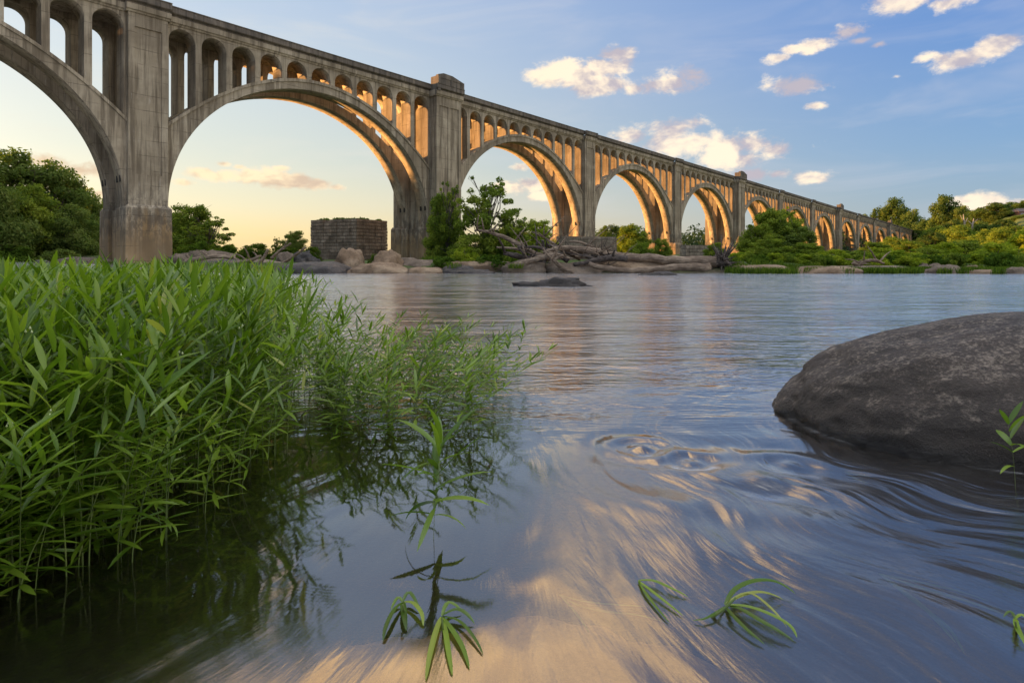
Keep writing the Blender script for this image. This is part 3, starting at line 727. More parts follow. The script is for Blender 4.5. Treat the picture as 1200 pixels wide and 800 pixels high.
# big bank thicket right of the capped pier
place('elm', 912, 244, 62, 74, 'tall dark green tree in front of the fifth arch', mat='leaf_mid')
place('willowy', 888, 262, 58, 50, 'leafy tree leaning left in front of the capped far pier', mat='leaf_mid')
place('elm', 934, 264, 60, 56, 'round dark tree right of the tall dark green tree', mat='leaf_dense')
place('openish', 918, 242, 64, 46, 'thin pale crown rising from the thicket by the fifth arch', mat='leaf_bright')
place('willowy', 900, 280, 55, 60, 'dark leafy tree low in the riverside thicket', mat='leaf_mid')
place('willowy', 946, 284, 56, 46, 'low dark tree at the right end of the thicket', mat='leaf_mid')
GB = 'bright bushes along the right bank'
for i, (px, yt, Y, w_, k, mt, lb) in enumerate([
 (870, 294, 46, 30, 'bushB', 'leaf_bright', 'yellow-green bush beside the upturned roots'),
 (930, 298, 46, 30, 'scrub', 'leaf_bright', 'small yellow shrub at the foot of the thicket'),
 (975, 292, 50, 50, 'bushA', 'leaf_bright', 'bright bush below the seventh pier'),
 (1000, 292, 52, 50, 'bushB', 'leaf_mid', 'mid green bush behind the pale driftwood heap'),
 (1030, 290, 54, 54, 'bushA', 'leaf_bright', 'widest bright bush under the small far arches'),
 (1060, 291, 52, 46, 'bushB', 'leaf_bright', 'yellowish bush under the end of the bridge'),
 (1086, 290, 56, 44, 'bushA', 'leaf_mid', 'dark bush right of the end of the bridge'),
 (1105, 284, 60, 50, 'bushA', 'leaf_bright', 'pointed pale bush at the middle of the right bank'),
 (1130, 280, 66, 56, 'bushB', 'leaf_mid', 'tall mid green bush above the grey boulders'),
 (1168, 284, 56, 60, 'bushA', 'leaf_bright', 'bright rounded bush near the right edge'),
 (1195, 290, 52, 40, 'bushB', 'leaf_bright', 'bright low bush cut by the right edge'),
 (1150, 294, 54, 40, 'bushB', 'leaf_mid', 'low bush between two bright ones on the right bank'),
 (958, 297, 47, 26, 'scrub', 'leaf_mid', 'low shrub right of the thicket')]):
    place(k, px, yt, Y, w_, lb, 'bush' if k != 'scrub' else 'shrub', GB, mt)
for i in range(26):
    px = 862+i*13.5+random.uniform(-4, 4); Y_ = random.uniform(43, 47)
    place('scrub' if i % 3 else 'bushB', px, 298-random.uniform(0, 4), Y_, random.uniform(26, 44), 'low green scrub lining the back of the right bank slabs', 'shrub', 'low scrub behind the right bank slabs', ['leaf_bright', 'leaf_mid', 'leaf_bank'][i % 3])
GM = 'trees between the right bank and the hill'
for i, (px, yt, Y, w_, k, mt, lb) in enumerate([
 (1048, 276, 95, 50, 'oakC', 'leaf_mid', 'round olive tree hiding the foot of the last arches'),
 (1066, 282, 84, 44, 'elm', 'leaf_mid', 'small yellowish tree before the last arches'),
 (1026, 283, 80, 40, 'willowy', 'leaf_mid', 'olive tree left of the small yellowish tree'),
 (1092, 270, 130, 40, 'oakC', 'leaf_hill', 'dark tree just past the end of the bridge'),
 (1120, 262, 150, 58, 'oakC', 'leaf_mid', 'broad tree with sunlit top past the bridge end'),
 (1098, 264, 165, 40, 'oakB', 'leaf_mid', 'narrower sunlit tree at the bridge end'),
 (1162, 266, 120, 56, 'oakC', 'leaf_mid', 'green tree below the brick house'),
 (1190, 262, 110, 70, 'oakC', 'leaf_mid', 'large sunlit tree at the right edge'),
 (1128, 280, 90, 40, 'elm', 'leaf_mid', 'pale green tree above the middle of the right bank'),
 (1205, 268, 95, 50, 'elm', 'leaf_bright', 'yellow-green tree cut by the right edge')]):
    place(k, px, yt, Y, w_, lb, 'tree', GM, mt)
GH = 'big trees on the hill above the right bank'
hl = [(1012, 250, 480, 26, 'oakB', 'low dark tree where the hill meets the bridge rail'), (1030, 240, 500, 30, 'oakC', 'mid-height tree left of the tallest hill tree'),
 (1050, 230, 490, 44, 'oakA', 'tall spreading tree on the hill above the far spans'), (1070, 244, 470, 34, 'oakB', 'dark tree behind the bridge end on the hill'),
 (1086, 254, 430, 34, 'oakC', 'lower hill tree in the dip right of the spreading one'), (1108, 227, 400, 46, 'oakA', 'highest domed tree on the hill'),
 (1128, 240, 390, 34, 'oakB', 'dark tree right of the highest domed tree'), (1146, 242, 370, 34, 'oakC', 'hill tree above the dead pale trunks'),
 (1166, 237, 360, 40, 'oakA', 'broad hill tree left of the brick house'), (1186, 236, 390, 36, 'oakB', 'hill tree behind the brick house'),
 (1205, 234, 360, 40, 'oakA', 'hill tree cut by the right edge'), (1060, 262, 440, 40, 'oakC', 'tree low on the hill behind the last spans'),
 (1150, 258, 300, 36, 'oakB', 'round tree in the middle of the hillside'), (1118, 256, 330, 36, 'oakB', 'dark tree below the highest domed tree'),
 (1176, 256, 290, 34, 'oakC', 'hillside tree below the brick house'), (1098, 250, 410, 30, 'oakB', 'shadowed tree tucked left of the domed one'), (1225, 250, 300, 50, 'oakA', 'hill tree just past the right edge'), (1186, 259, 310, 34, 'oakC', 'hillside tree directly under the brick house'), (1204, 262, 300, 40, 'oakB', 'hillside tree under the brick house, cut by the edge')]
for i, (px, yt, Y, w_, k, lb) in enumerate(hl): place(k, px, yt, Y, w_, lb, 'tree', GH, 'leaf_hill' if i % 3 else 'leaf_dense')
# dead pale trunks on the hillside
for i, (px, yt, yb, lean_, lb) in enumerate([(1131, 251, 272, -.3, 'dead pale forked trunk on the hillside, taller of two'), (1139, 256, 270, .3, 'dead pale trunk on the hillside, shorter of two')]):
    Y_ = 285; b = at(px, yb, Y_); tp_ = at(px, yt, Y_)-b; m = MB()
    m.tube([(0, 0, 0), (lean_, 0, tp_.z*.5), (lean_*3, 0, tp_.z)], [.45, .35, .12], 6)
    m.tube([(lean_, 0, tp_.z*.45), (-lean_*5, .3, tp_.z*.8)], [.3, .1], 5); m.tube([(lean_*2, 0, tp_.z*.6), (lean_*9, -.3, tp_.z*.95)], [.25, .08], 5)
    o = m.build('dead_tree', M['bark_pale'], loc=b); tag(o, lb, 'dead tree', 'dead trunks on the hillside')
# far wood behind the arches: one green mass
rg = np.random.default_rng(77); lob = []
for px in np.arange(560, 1010, 5.5):
    Y_ = rg.uniform(300, 420); hh = rg.uniform(26, 36)/F*Y_*(1.0 if px > 640 else 1.0)
    X_ = (px-600)/F*Y_; r_ = rg.uniform(5, 7.5)
    for zz in (hh-r_*.8, hh-r_*1.9): lob.append((X_+rg.normal()*2, Y_+rg.normal()*4, CZ+zz, r_))
    lob.append((X_+rg.normal()*3, Y_-8, 3, 6))
for px in np.arange(120, 480, 12):
    Y_ = rg.uniform(420, 480); X_ = (px-600)/F*Y_; lob.append((X_, Y_, rg.uniform(0, 3), 5.5))
co, q_, v = leaf_cloud(lob, 52000, 1.0, rg, .9)
woods = mesh_np('woods', co, q_, M['leaf_far'], attr=v); tag(woods, 'dark blue-green far wood seen low through the arches', 'wood', kind='stuff')

# brick house on the hill, cut by the edge
hz = 17; Yh = 350; hx = (1194-600)/F*Yh
house = empty('brick_house', (hx, Yh, at(1196, 262, Yh).z), 0); tag(house, 'small brick house with white windows among trees on the hill', 'house')
t = NT('house_brick'); p = t.pos(); M['brick'] = t.done(t.pbr(t.mix(t.noise(p, 1.5, 4, .6), (.22, .09, .06), (.34, .17, .12)), .85))
t = NT('house_trim'); M['trim'] = t.done(t.pbr((.7, .68, .64), .6))
t = NT('house_glass'); M['glass'] = t.done(t.pbr((.06, .07, .08), .15))
t = NT('house_roof'); p = t.pos(); M['roof'] = t.done(t.pbr(t.mix(t.noise(p, 2, 4), (.09, .06, .05), (.16, .11, .09)), .85))
m = MB(); m.box(0, 11, 0, 8, -4, 7.0); m.build('wall', M['brick'], house)
m = MB(); m.add([(-.5, -.5, 7.0), (11.5, -.5, 7.0), (11.5, 8.5, 7.0), (-.5, 8.5, 7.0), (2, 4, 9.2), (9, 4, 9.2)], [(0, 1, 5, 4), (1, 2, 5), (2, 3, 4, 5), (3, 0, 4), (3, 2, 1, 0)]); m.build('roof', M['roof'], house)
for wx, wz in ((1.2, 4.0), (4.0, 4.0), (6.8, 4.0), (1.2, .8), (4.0, .8), (6.8, .8)):
    m = MB(); m.box(wx, wx+1.5, -.08, .05, wz, wz+2.1); wf = m.build('window', M['trim'], house)
    m = MB(); m.box(wx+.2, wx+.7, -.12, -.07, wz+.2, wz+1.9); m.box(wx+.8, wx+1.3, -.12, -.07, wz+.2, wz+1.9); m.build('pane', M['glass'], wf)

# ------------------------------------------------------------------ rocks
def rock(name, c, r, mat, label, seed, rz=0, rough=.18, sub=5, cat='rock', group=None, flat=None, p=2.0, tilt=(0, 0)):
    bm = bmesh.new(); bmesh.ops.create_icosphere(bm, subdivisions=sub, radius=1.0)
    off = Vector((seed*3.7, seed*1.3, seed*2.1))
    for v in bm.verts:
        d_ = v.co.normalized()
        # superellipsoid body
        k = (abs(d_.x)**p+abs(d_.y)**p+abs(d_.z)**p)**(-1/p); q = d_*k
        if sub < 6: q *= 1+.35*rough/.18*(abs(mnoise.cell_vector(d_*1.7+off).x)-.5)*.5
        n_ = mnoise.fractal(d_*1.3+off, .9, 2.1, 5)*rough+abs(mnoise.noise(d_*2.6+off))*rough*.5+mnoise.fractal(d_*6+off, .8, 2.2, 4)*rough*.18
        q *= 1+n_
        v.co = Vector((q.x*r[0], q.y*r[1], q.z*r[2]))
        if flat is not None and v.co.z > flat*r[2]: v.co.z = flat*r[2]+(v.co.z-flat*r[2])*.25
    me = bpy.data.meshes.new(name); bm.to_mesh(me); bm.free()
    for f_ in me.polygons: f_.use_smooth = True
    me.materials.append(M[mat]); o = bpy.data.objects.new(name, me); COL.objects.link(o)
    o.location = c; o.rotation_euler = (R(tilt[0]), R(tilt[1]), R(rz)); tag(o, label, cat, group); return o
def rockpx(x0, x1, yt, yb, Y, mat, label, seed, depth=None, **k):
    a_, b_ = at(x0, yb, Y), at(x1, yb, Y); top = at(x0, yt, Y).z; zb = at(x0, yb, Y).z
    wd_ = (b_.x-a_.x)/2; hh = (top-zb)
    return rock('rock', ((a_.x+b_.x)/2, Y+(depth or wd_*.6)*.8, zb-hh*.25), (wd_, depth or wd_*.6, hh*1.2), mat, label, seed, **k)
GRK = 'rocks along the far waterline'
rk = [ # x0,x1,ytop,ybot,Y,mat,label,seed,opts
 (316, 402, 306, 321, 38, 'rock_dark', 'long smooth dark slab at the water, left of the brown boulders', 1, dict(p=3, depth=2.2, rough=.08)),
 (388, 424, 290, 312, 42, 'rock_warm', 'peaked tan boulder in front of the ruined stone pier', 2, dict(depth=1.2)),
 (424, 470, 292, 318, 41, 'rock_warm', 'tan boulder with green tuft, leaning left', 3, dict(depth=1.4, tilt=(0, 12))),
 (402, 474, 308, 321, 38.5, 'rock_warm', 'long low brown boulder at the waterline', 4, dict(p=2.5, depth=1.6)),
 (466, 514, 302, 317, 42, 'rock_grey', 'grey blocky rock at the foot of the capped pier', 5, dict(p=3, depth=1.5)),
 (474, 520, 314, 321, 39, 'rock_warm', 'flat tan rock below the grey blocky rock', 6, dict(p=3, depth=1.2)),
 (505, 600, 305, 314, 42, 'rock_warm', 'broad flat tan ledge below the airy tree', 7, dict(p=4, depth=2.5, rough=.08)),
 (512, 560, 310, 321, 39, 'rock_dark', 'dark wedge rock below the flat ledge', 8, dict(depth=.9)),
 (530, 582, 315, 321.5, 38, 'rock_dark', 'low black rock at the water, right of the dark wedge', 9, dict(depth=.8)),
 (606, 686, 327.5, 338, 20, 'rock_dark', 'flat jagged black rock alone in the middle of the river', 10, dict(depth=.4, rough=.42, p=3)),
 (590, 642, 305, 319, 40, 'rock_grey', 'sloping grey rock under the driftwood, left end', 11, dict(p=3, depth=1.3)),
 (630, 712, 308, 320, 40, 'rock_grey', 'dark undercut rock below the driftwood', 12, dict(p=3, depth=1.6)),
 (690, 790, 302, 319, 40.5, 'rock_warm', 'broad smooth tan rock below the big trunk', 13, dict(p=2.6, depth=2.2, rough=.1)),
 (750, 798, 318, 324, 34, 'rock_dark', 'low black rock in the water below the big trunk', 14, dict(depth=.5)),
 (775, 850, 306, 318, 41, 'rock_grey', 'low grey rock beside the upturned roots', 15, dict(p=3, depth=1.6)),
 (862, 932, 310, 320, 39.5, 'rock_warm', 'flat tan slab right of the roots', 16, dict(p=4, depth=1.6, rough=.08)),
 (944, 1015, 312, 321, 38.5, 'rock_warm', 'long flat brown slab on the right bank, left part', 17, dict(p=4, depth=1.6, rough=.1)),
 (1000, 1070, 311, 320, 40, 'rock_grey', 'long flat grey slab on the right bank, right part', 18, dict(p=4, depth=1.8, rough=.1)),
 (1075, 1094, 308, 316, 43, 'rock_grey', 'pale rounded boulder behind the right slabs', 19, dict()),
 (1090, 1110, 310, 319, 41, 'rock_grey', 'pale round boulder, middle of the right group', 20, dict()),
 (1094, 1136, 311, 321, 38.5, 'rock_grey', 'wide grey boulder at the right waterline', 21, dict(p=2.6)),
 (1130, 1158, 311, 318, 42, 'rock_warm', 'low tan boulder behind the right waterline', 22, dict()),
 (1140, 1178, 316, 322, 37.5, 'rock_warm', 'thin tan slab at the right waterline', 23, dict(p=4, rough=.08)),
 (1182, 1216, 313, 321, 38, 'rock_grey', 'grey boulder cut by the right edge at the waterline', 24, dict(p=2.6)),
 (1070, 1085, 323, 326, 33, 'rock_dark', 'tiny dark rock breaking the surface at right', 25, dict(depth=.3)),
 (56, 120, 301, 309, 62, 'rock_grey', 'long low rock in the water at the left, before the wooded bank', 26, dict(p=3, depth=1.6, rough=.1)),
 (36, 54, 304.5, 307, 80, 'rock_dark', 'small low rock left of the long left rock', 27, dict(depth=.8)),
 (200, 262, 296, 309, 60, 'rock_grey', 'broken brown rock ledge right of the nearest pier', 28, dict(p=3, depth=1.6, rough=.3)),
 (212, 300, 305, 314, 52, 'rock_dark', 'dark low ledge behind the grass tops', 29, dict(p=3, depth=1.6, rough=.15)),
 (262, 322, 303, 313, 50, 'rock_grey', 'grey ledge under the golden driftwood', 30, dict(p=3, depth=1.6, rough=.15)),
 (340, 372, 296, 308, 56, 'rock_dark', 'dark rock heap left of the ruined stone pier', 31, dict(rough=.35)),
 (318, 346, 297, 308, 56, 'rock_grey', 'grey rock behind the long dark slab', 32, dict(rough=.3)),
]
for x0, x1, yt, yb, Y_, mt, lb, sd, op in rk: rockpx(x0, x1, yt, yb, Y_, mt, lb, sd, group=GRK, sub=4, **op)

# the big dark boulder
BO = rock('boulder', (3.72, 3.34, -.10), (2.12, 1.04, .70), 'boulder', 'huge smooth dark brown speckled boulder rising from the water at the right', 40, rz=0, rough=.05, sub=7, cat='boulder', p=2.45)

# ------------------------------------------------------------------ ruined stone piers
def ruin(name, pts, z0, z1, label, seed, grass=True):
    cx = sum(p.x for p in pts)/len(pts); cy = sum(p.y for p in pts)/len(pts)
    root = empty(name, (cx, cy, z0)); tag(root, label, 'ruin')
    m = MB(); n_ = len(pts); L = [(p.x-cx, p.y-cy) for p in pts]; hh = z1-z0
    rg = random.Random(seed)
    courses = int(hh/.55)
    for c in range(courses):
        za, zb_ = c*hh/courses, (c+1)*hh/courses; off = .05*rg.uniform(-1, 1); f = 1+.012*(courses-c)/courses+off*.06
        for i in range(n_):
            a_, b_ = Vector(L[i])*f, Vector(L[(i+1) % n_])*f; ln = (b_-a_).length; nb = max(1, int(ln/1.3)); dr = (b_-a_)/nb; nn = Vector((dr.y, -dr.x)).normalized()
            for j in range(nb):
                if c == courses-1 and rg.random() < .05: continue
                pr = rg.uniform(0, .10); g = .02
                p0 = a_+dr*(j+g)+nn*pr; p1 = a_+dr*(j+1-g)+nn*pr; q0 = p0-nn*.7; q1 = p1-nn*.7
                s_ = .03
                m.add([(p0.x, p0.y, za+s_), (p1.x, p1.y, za+s_), (q1.x, q1.y, za+s_), (q0.x, q0.y, za+s_), (p0.x, p0.y, zb_-s_), (p1.x, p1.y, zb_-s_), (q1.x, q1.y, zb_-s_), (q0.x, q0.y, zb_-s_)],
                      [(0, 3, 2, 1), (4, 5, 6, 7), (0, 1, 5, 4), (1, 2, 6, 5), (2, 3, 7, 6), (3, 0, 4, 7)])
    core = [Vector(l)*.965 for l in L]
    m.add([(p.x, p.y, -.5) for p in core]+[(p.x, p.y, hh-.12) for p in core], [tuple(range(n_-1, -1, -1)), tuple(range(n_, 2*n_))]+[(i, (i+1) % n_, n_+(i+1) % n_, n_+i) for i in range(n_)])
    m.build('masonry', M['masonry'], root)
    if grass:
        rg2 = np.random.default_rng(seed); lob = []
        for _ in range(40):
            a_, b_ = rg2.random(), rg2.random(); i = rg2.integers(n_); pt = (Vector(L[i]).lerp(Vector(L[(i+1) % n_]), a_))*b_*.95
            lob.append((pt.x, pt.y, hh+.05*rg2.random()+.3*(1-b_), rg2.uniform(.25, .6)))
        co, q_, v = leaf_cloud(lob, 4000, .16, rg2, .5); o = mesh_np('grass_cap', co, q_, M['leaf_bank'], root, attr=v); o['kind'] = 'stuff'
    return root
def P2(x, Y): v = at(x, 300, Y); return Vector((v.x, v.y))
ruin('ruined_pier', [P2(418, 96), P2(453.5, 102), P2(437, 108), P2(376, 112), P2(364.5, 100)], .3, CZ+47/F*98, 'ruined square pier of blackened stone blocks with a grass top, inside the big arch', 5)
ruin('ruined_wall', [P2(654, 96), P2(722, 100), P2(720, 105), P2(657, 101)], .2, CZ+27/F*98, 'low ruined stone wall at the foot of the third pier', 6, False)
ruin('ruined_wall', [P2(799, 96), P2(842, 98), P2(842, 104), P2(800, 102)], .2, CZ+17/F*97, 'low dark ruined wall in the fourth arch behind the fallen trunk', 7, False)

# ------------------------------------------------------------------ driftwood
GD = 'driftwood heap on the rocks'
def log(pts, r0, r1, label, Y=42, seed=0, mat='wood', group=GD, name='driftwood_log', twigs=0, dy=None):
    random.seed(seed)
    P = [at(x, y_, Y+((dy[i]) if dy else 0)) for i, (x, y_) in enumerate(pts)]
    # smooth the path
    Q = []
    for i in range(len(P)-1):
        for j in range(4):
            tt = j/4; p0 = P[max(i-1, 0)]; p1 = P[i]; p2 = P[i+1]; p3 = P[min(i+2, len(P)-1)]
            Q.append(.5*((2*p1)+(p2-p0)*tt+(2*p0-5*p1+4*p2-p3)*tt*tt+(3*p1-p0-3*p2+p3)*tt**3))
    Q.append(P[-1]); o0 = Q[0].copy(); Q = [q-o0+Vector((0, random.uniform(-1, 1)*.03, random.uniform(-1, 1)*r0*.12)) for q in Q]
    m = MB(); n_ = len(Q); m.tube(Q, [r0+(r1-r0)*i/(n_-1) for i in range(n_)], 9, wob=.09)
    for k in range(twigs):
        i = random.randint(n_//4, n_-2); b = Q[i]; d_ = Vector((random.uniform(-1, 1), random.uniform(-.6, .3), random.uniform(.1, 1)))*random.uniform(.6, 1.8)
        m.tube([b, b+d_*.5+Vector((0, 0, .08)), b+d_], [r1*.8+.02, r1*.5+.012, .012], 5, wob=.1)
    o = m.build(name, M[mat], loc=o0, fix=False); tag(o, label, 'driftwood', group); return o
log([(846, 307), (800, 306), (760, 303), (720, 300), (690, 293), (664, 292)], .40, .22, 'thickest bleached trunk lying level, ending at the upturned roots', 41, 1)
log([(832, 313), (790, 313), (750, 317), (715, 315), (690, 309)], .24, .16, 'smooth pale log lying below the thickest trunk', 39.5, 2)
log([(700, 296), (672, 291), (655, 291), (640, 295)], .22, .14, 'short bleached log crossing the middle of the heap', 40.5, 3)
log([(735, 303), (712, 302), (690, 307), (672, 310)], .24, .12, 'dark forked trunk under the bleached one', 40, 4, twigs=3, mat='wood_dark')
log([(652, 306), (632, 300), (612, 289), (594, 279), (572, 272), (556, 270)], .26, .07, 'long dark branch rising left from the heap', 42, 5, twigs=8)
log([(648, 302), (622, 296), (600, 291), (582, 290)], .16, .06, 'straight branch below the long rising one', 42.5, 6, twigs=3)
log([(666, 306), (650, 296), (630, 290), (606, 289)], .2, .07, 'branch with bark pointing left out of the heap', 41, 7, twigs=4, mat='wood_dark')
log([(680, 304), (660, 293), (642, 281), (624, 272)], .16, .05, 'thin bare branch rising high to the left above the heap', 43, 8, twigs=5)
log([(662, 318), (655, 312), (650, 305), (658, 300), (668, 303)], .13, .05, 'white forked stump standing in the front of the heap', 38.8, 9, twigs=4)
log([(672, 319), (660, 314), (652, 306)], .13, .07, 'white root reaching down to the water', 38.5, 10)
log([(601, 313), (620, 306), (642, 300), (660, 300)], .22, .14, 'pale log rising from the flat ledge to the heap', 40, 11)
log([(690, 300), (670, 297), (652, 290), (640, 286)], .20, .08, 'brown branch in the top of the heap', 42.5, 12, twigs=5, mat='wood_dark')
log([(640, 306), (625, 303), (604, 300), (590, 297)], .30, .12, 'thick dark stub at the left of the heap', 42, 13, mat='wood_dark', twigs=2)
log([(717, 303), (700, 292), (680, 284), (668, 283)], .14, .05, 'thin curved branch over the middle of the heap', 43, 14, twigs=4)
random.seed(321)
for i in range(26):
    cx = random.uniform(606, 720); cy = 300+random.uniform(-9, 9)-(.0 if cx > 640 else (640-cx)*.15); ln = random.uniform(10, 34); an = random.gauss(-.25, .5)
    if random.random() < .25: an += 1.2
    dx, dy_ = math.cos(an)*ln/2, math.sin(an)*ln/2; r_ = random.uniform(.035, .11)
    st_ = random.getstate()
    log([(cx-dx, cy-dy_*-1), (cx, cy+random.uniform(-2, 2)), (cx+dx, cy-dy_)], r_, r_*.4, 'thin weathered stick jammed in the driftwood heap', random.uniform(39.5, 42.5), 400+i, mat='wood' if i % 3 else 'wood_dark', group='sticks in the driftwood heap', name='driftwood_stick', twigs=2)
    random.setstate(st_); random.random()
# more, left by floods behind the grass and on the right bank
log([(302, 312), (310, 300), (314, 292)], .16, .09, 'short golden stump standing left of the long dark slab', 46, 20, group='driftwood on the ledge')
log([(318, 303), (330, 292), (341, 285)], .15, .08, 'leaning brown limb beside the golden stump', 52, 21, group='driftwood on the ledge', twigs=2)
log([(285, 307), (296, 304), (306, 300)], .2, .1, 'golden root lump on the ledge', 48, 22, group='driftwood on the ledge', twigs=3)
log([(330, 309), (345, 300), (358, 290)], .15, .07, 'thin leaning pole by the dark rock heap', 54, 23, group='driftwood on the ledge')
log([(216, 307), (240, 302), (262, 301), (280, 305)], .25, .12, 'long brown log lying right of the nearest pier', 56, 24, group='driftwood on the ledge', twigs=2)
log([(220, 311), (222, 304), (218, 298)], .16, .1, 'short pale stump right of the nearest pier', 50, 25, group='driftwood on the ledge')
log([(1002, 312), (1012, 307), (1024, 305), (1036, 309)], .16, .07, 'pale driftwood heap on the right bank slabs', 42, 26, group='driftwood on the right bank', twigs=6)
log([(1000, 308), (1006, 311), (1012, 313)], .14, .07, 'white bleached stub left of the pale driftwood heap', 41.5, 27, group='driftwood on the right bank', twigs=2)
# the upturned root plate
rgz = random.Random(5); root = empty('root_plate', at(846, 307, 41)); tag(root, 'upturned tangle of dark roots at the right end of the fallen trunk', 'tree roots')
m = MB()
for k in range(90):
    a_ = rgz.uniform(0, 6.28); L_ = rgz.uniform(.5, 1.5); d_ = Vector((rgz.uniform(-.55, .8), math.cos(a_)*.9, math.sin(a_)))
    if d_.z < -.3: d_.z *= .5
    j = Vector((rgz.uniform(-1, 1), rgz.uniform(-1, 1), rgz.uniform(-1, 1)))*.25
    m.tube([Vector((0, 0, 0)), d_*L_*.5+j, d_*L_+j*2], [.11, .06, .012], 5, wob=.15)
m.tube([(0, 0, 0), (-.05, 0, .9), (-1.0, .1, 1.0)][:2]+[(-.02, 0, 1.9)], [.06, .04, .02], 5)
m.build('roots', M['wood_dark'], root, fix=False)
random.seed(99); m = MB(); m.tube([(-.5, 0, 0), (0, 0, .05), (.35, 0, .05)], [.42, .6, .35], 10, wob=.2); m.build('root_collar', M['wood_dark'], root, fix=False)

# bank grass at the water edge
def tuft_field(name, spots, h, label, mat, n=60, seed=1):
    rg = np.random.default_rng(seed); co = []; q_ = []; v = []
    for (x, y_, z_, rad) in spots:
        for _ in range(n):
            a_ = rg.random()*6.28; rr = rad*math.sqrt(rg.random()); bx, by = x+math.cos(a_)*rr, y_+math.sin(a_)*rr*.6
            hh = h*(.6+.7*rg.random()); lx, ly = rg.normal(size=2)*.25*hh; w_ = .018; t_ = rg.random()*3.14; wx, wy = math.cos(t_)*w_, math.sin(t_)*w_
            b = len(co); co += [(bx-wx, by-wy, z_), (bx+wx, by+wy, z_), (bx+lx*.5+wx, by+ly*.5+wy, z_+hh*.6), (bx+lx*.5-wx, by+ly*.5-wy, z_+hh*.6), (bx+lx, by+ly, z_+hh)]
            q_ += [(b, b+1, b+2, b+3), (b+3, b+2, b+4, b+4)]; v += [rg.random()]*2
    qa = [t for t in q_ if t[2] != t[3]]; ta = [t[:3] for t in q_ if t[2] == t[3]]
    va = [v[i] for i, t in enumerate(q_) if t[2] != t[3]]+[v[i] for i, t in enumerate(q_) if t[2] == t[3]]
    o = mesh_np(name, co, qa, mat, tris=ta, attr=va); tag(o, label, 'grass', kind='stuff'); return o
rg = np.random.default_rng(4); sp = []
for px in np.arange(858, 1215, 2.2):
    if 935 < px < 945: continue
    Y_ = 40+rg.normal()*1.2; x_ = (px-600)/F*Y_; sp.append((x_, Y_, max(0, gz(x_, Y_)), .5))
for px in np.arange(500, 640, 4): Y_ = 44+rg.normal()*1.5; x_ = (px-600)/F*Y_; sp.append((x_, Y_, max(.3, gz(x_, Y_)), .5))
tuft_field('bank_grass', sp, .38, 'strip of short green grass between the right bank rocks and the water', M['leaf_bank'], 90)

# ------------------------------------------------------------------ water willow in the foreground
def leaf_strip(L, w_, curl, seg=4):
    """leaf along +x, V-folded, curling down by curl radians; returns verts, quads"""
    vs = []; x = z_ = 0.0; a_ = 0.0
    for i in range(seg+1):
        u = i/seg; hw = w_*.5*(math.sin(math.pi*min(1, u*.86+.10))**.8)*(1 if i < seg else .04)
        vs += [(x, -hw, z_+hw*.35), (x, 0, z_), (x, hw, z_+hw*.35)]
        a_ -= curl/seg; x += L/seg*math.cos(a_); z_ += L/seg*math.sin(a_)
    qs = []
    for i in range(seg):
        b = i*3; qs += [(b, b+1, b+4, b+3), (b+1, b+2, b+5, b+4)]
    return np.array(vs), np.array(qs)
def stem_mesh(h, rg, lean=(0, 0), leafL=.13, nodes=14, seg=4, start=.12, droopy=1.0, lw=None):
    CO = []; Q = []; V = []; MI = []; n0 = 0
    # bent stem
    pts = []
    for i in range(7):
        u = i/6; pts.append(np.array([lean[0]*u*u*h, lean[1]*u*u*h, u*h*(1-.12*(lean[0]**2+lean[1]**2)*u)]))
    r0 = .0032
    for i, p_ in enumerate(pts):
        rr = r0*(1-.6*i/6)
        for j in range(3): a_ = j*2.094; CO.append([p_[0]+rr*math.cos(a_), p_[1]+rr*math.sin(a_), p_[2]])
    for i in range(6):
        for j in range(3): Q.append((i*3+j, i*3+(j+1) % 3, i*3+3+(j+1) % 3, i*3+3+j)); V.append(rg.random()); MI.append(1)
    CO = [np.array(CO)]; n0 = len(CO[0])
    rot0 = rg.random()*6.28
    for k in range(nodes):
        u = start+(1-start)*(k+1)/nodes; f = u*6; i = min(5, int(f)); p_ = pts[i]+(pts[i+1]-pts[i])*(f-i)
        top = k/nodes
        for s_ in (0, 1):
            if rg.random() < .12: continue
            az_ = rot0+k*1.5708+s_*math.pi+rg.normal()*.25
            elv = (.30+.90*top**1.3)+rg.normal()*.22
            L = leafL*(.75+.5*rg.random())*(1-.35*max(0, top-.75)*4*.6)*(.75+.25*min(1, top*3))
            lv, lq = leaf_strip(L, (lw or .0150*(leafL/.13)**.5)*(.75+.5*rg.random()), (.95-.75*top)*droopy*(.2+1.1*rg.random()**1.3), seg)
            ce, se = math.cos(elv), math.sin(elv); ca, sa = math.cos(az_), math.sin(az_)
            ro = rg.normal()*.35; cr, sr = math.cos(ro), math.sin(ro)
            y1 = lv[:, 1]*cr-lv[:, 2]*sr; z1 = lv[:, 1]*sr+lv[:, 2]*cr; x1 = lv[:, 0]
            x2 = x1*ce-z1*se; z2 = x1*se+z1*ce
            X_ = x2*ca-y1*sa+p_[0]; Y_ = x2*sa+y1*ca+p_[1]; Z_ = z2+p_[2]
            CO.append(np.stack([X_, Y_, Z_], -1)); Q += [tuple(q+n0) for q in lq]; n0 += len(lv)
            vv = rg.random(); V += [vv]*len(lq); MI += [0]*len(lq)
    return np.concatenate(CO), np.array(Q), np.array(V), np.array(MI), pts[-1]
rg = np.random.default_rng(31)
VAR = []
for i in range(26):
    a_ = rg.random()*6.28; l_ = rg.uniform(.0, .35)
    VAR.append(stem_mesh(1.0, rg, (l_*math.cos(a_), l_*math.sin(a_)), leafL=.19, nodes=12, seg=4))
VARL = [stem_mesh(1.0, rg, (rg.normal()*.2, rg.normal()*.2), leafL=.16, nodes=13, seg=2) for i in range(10)]
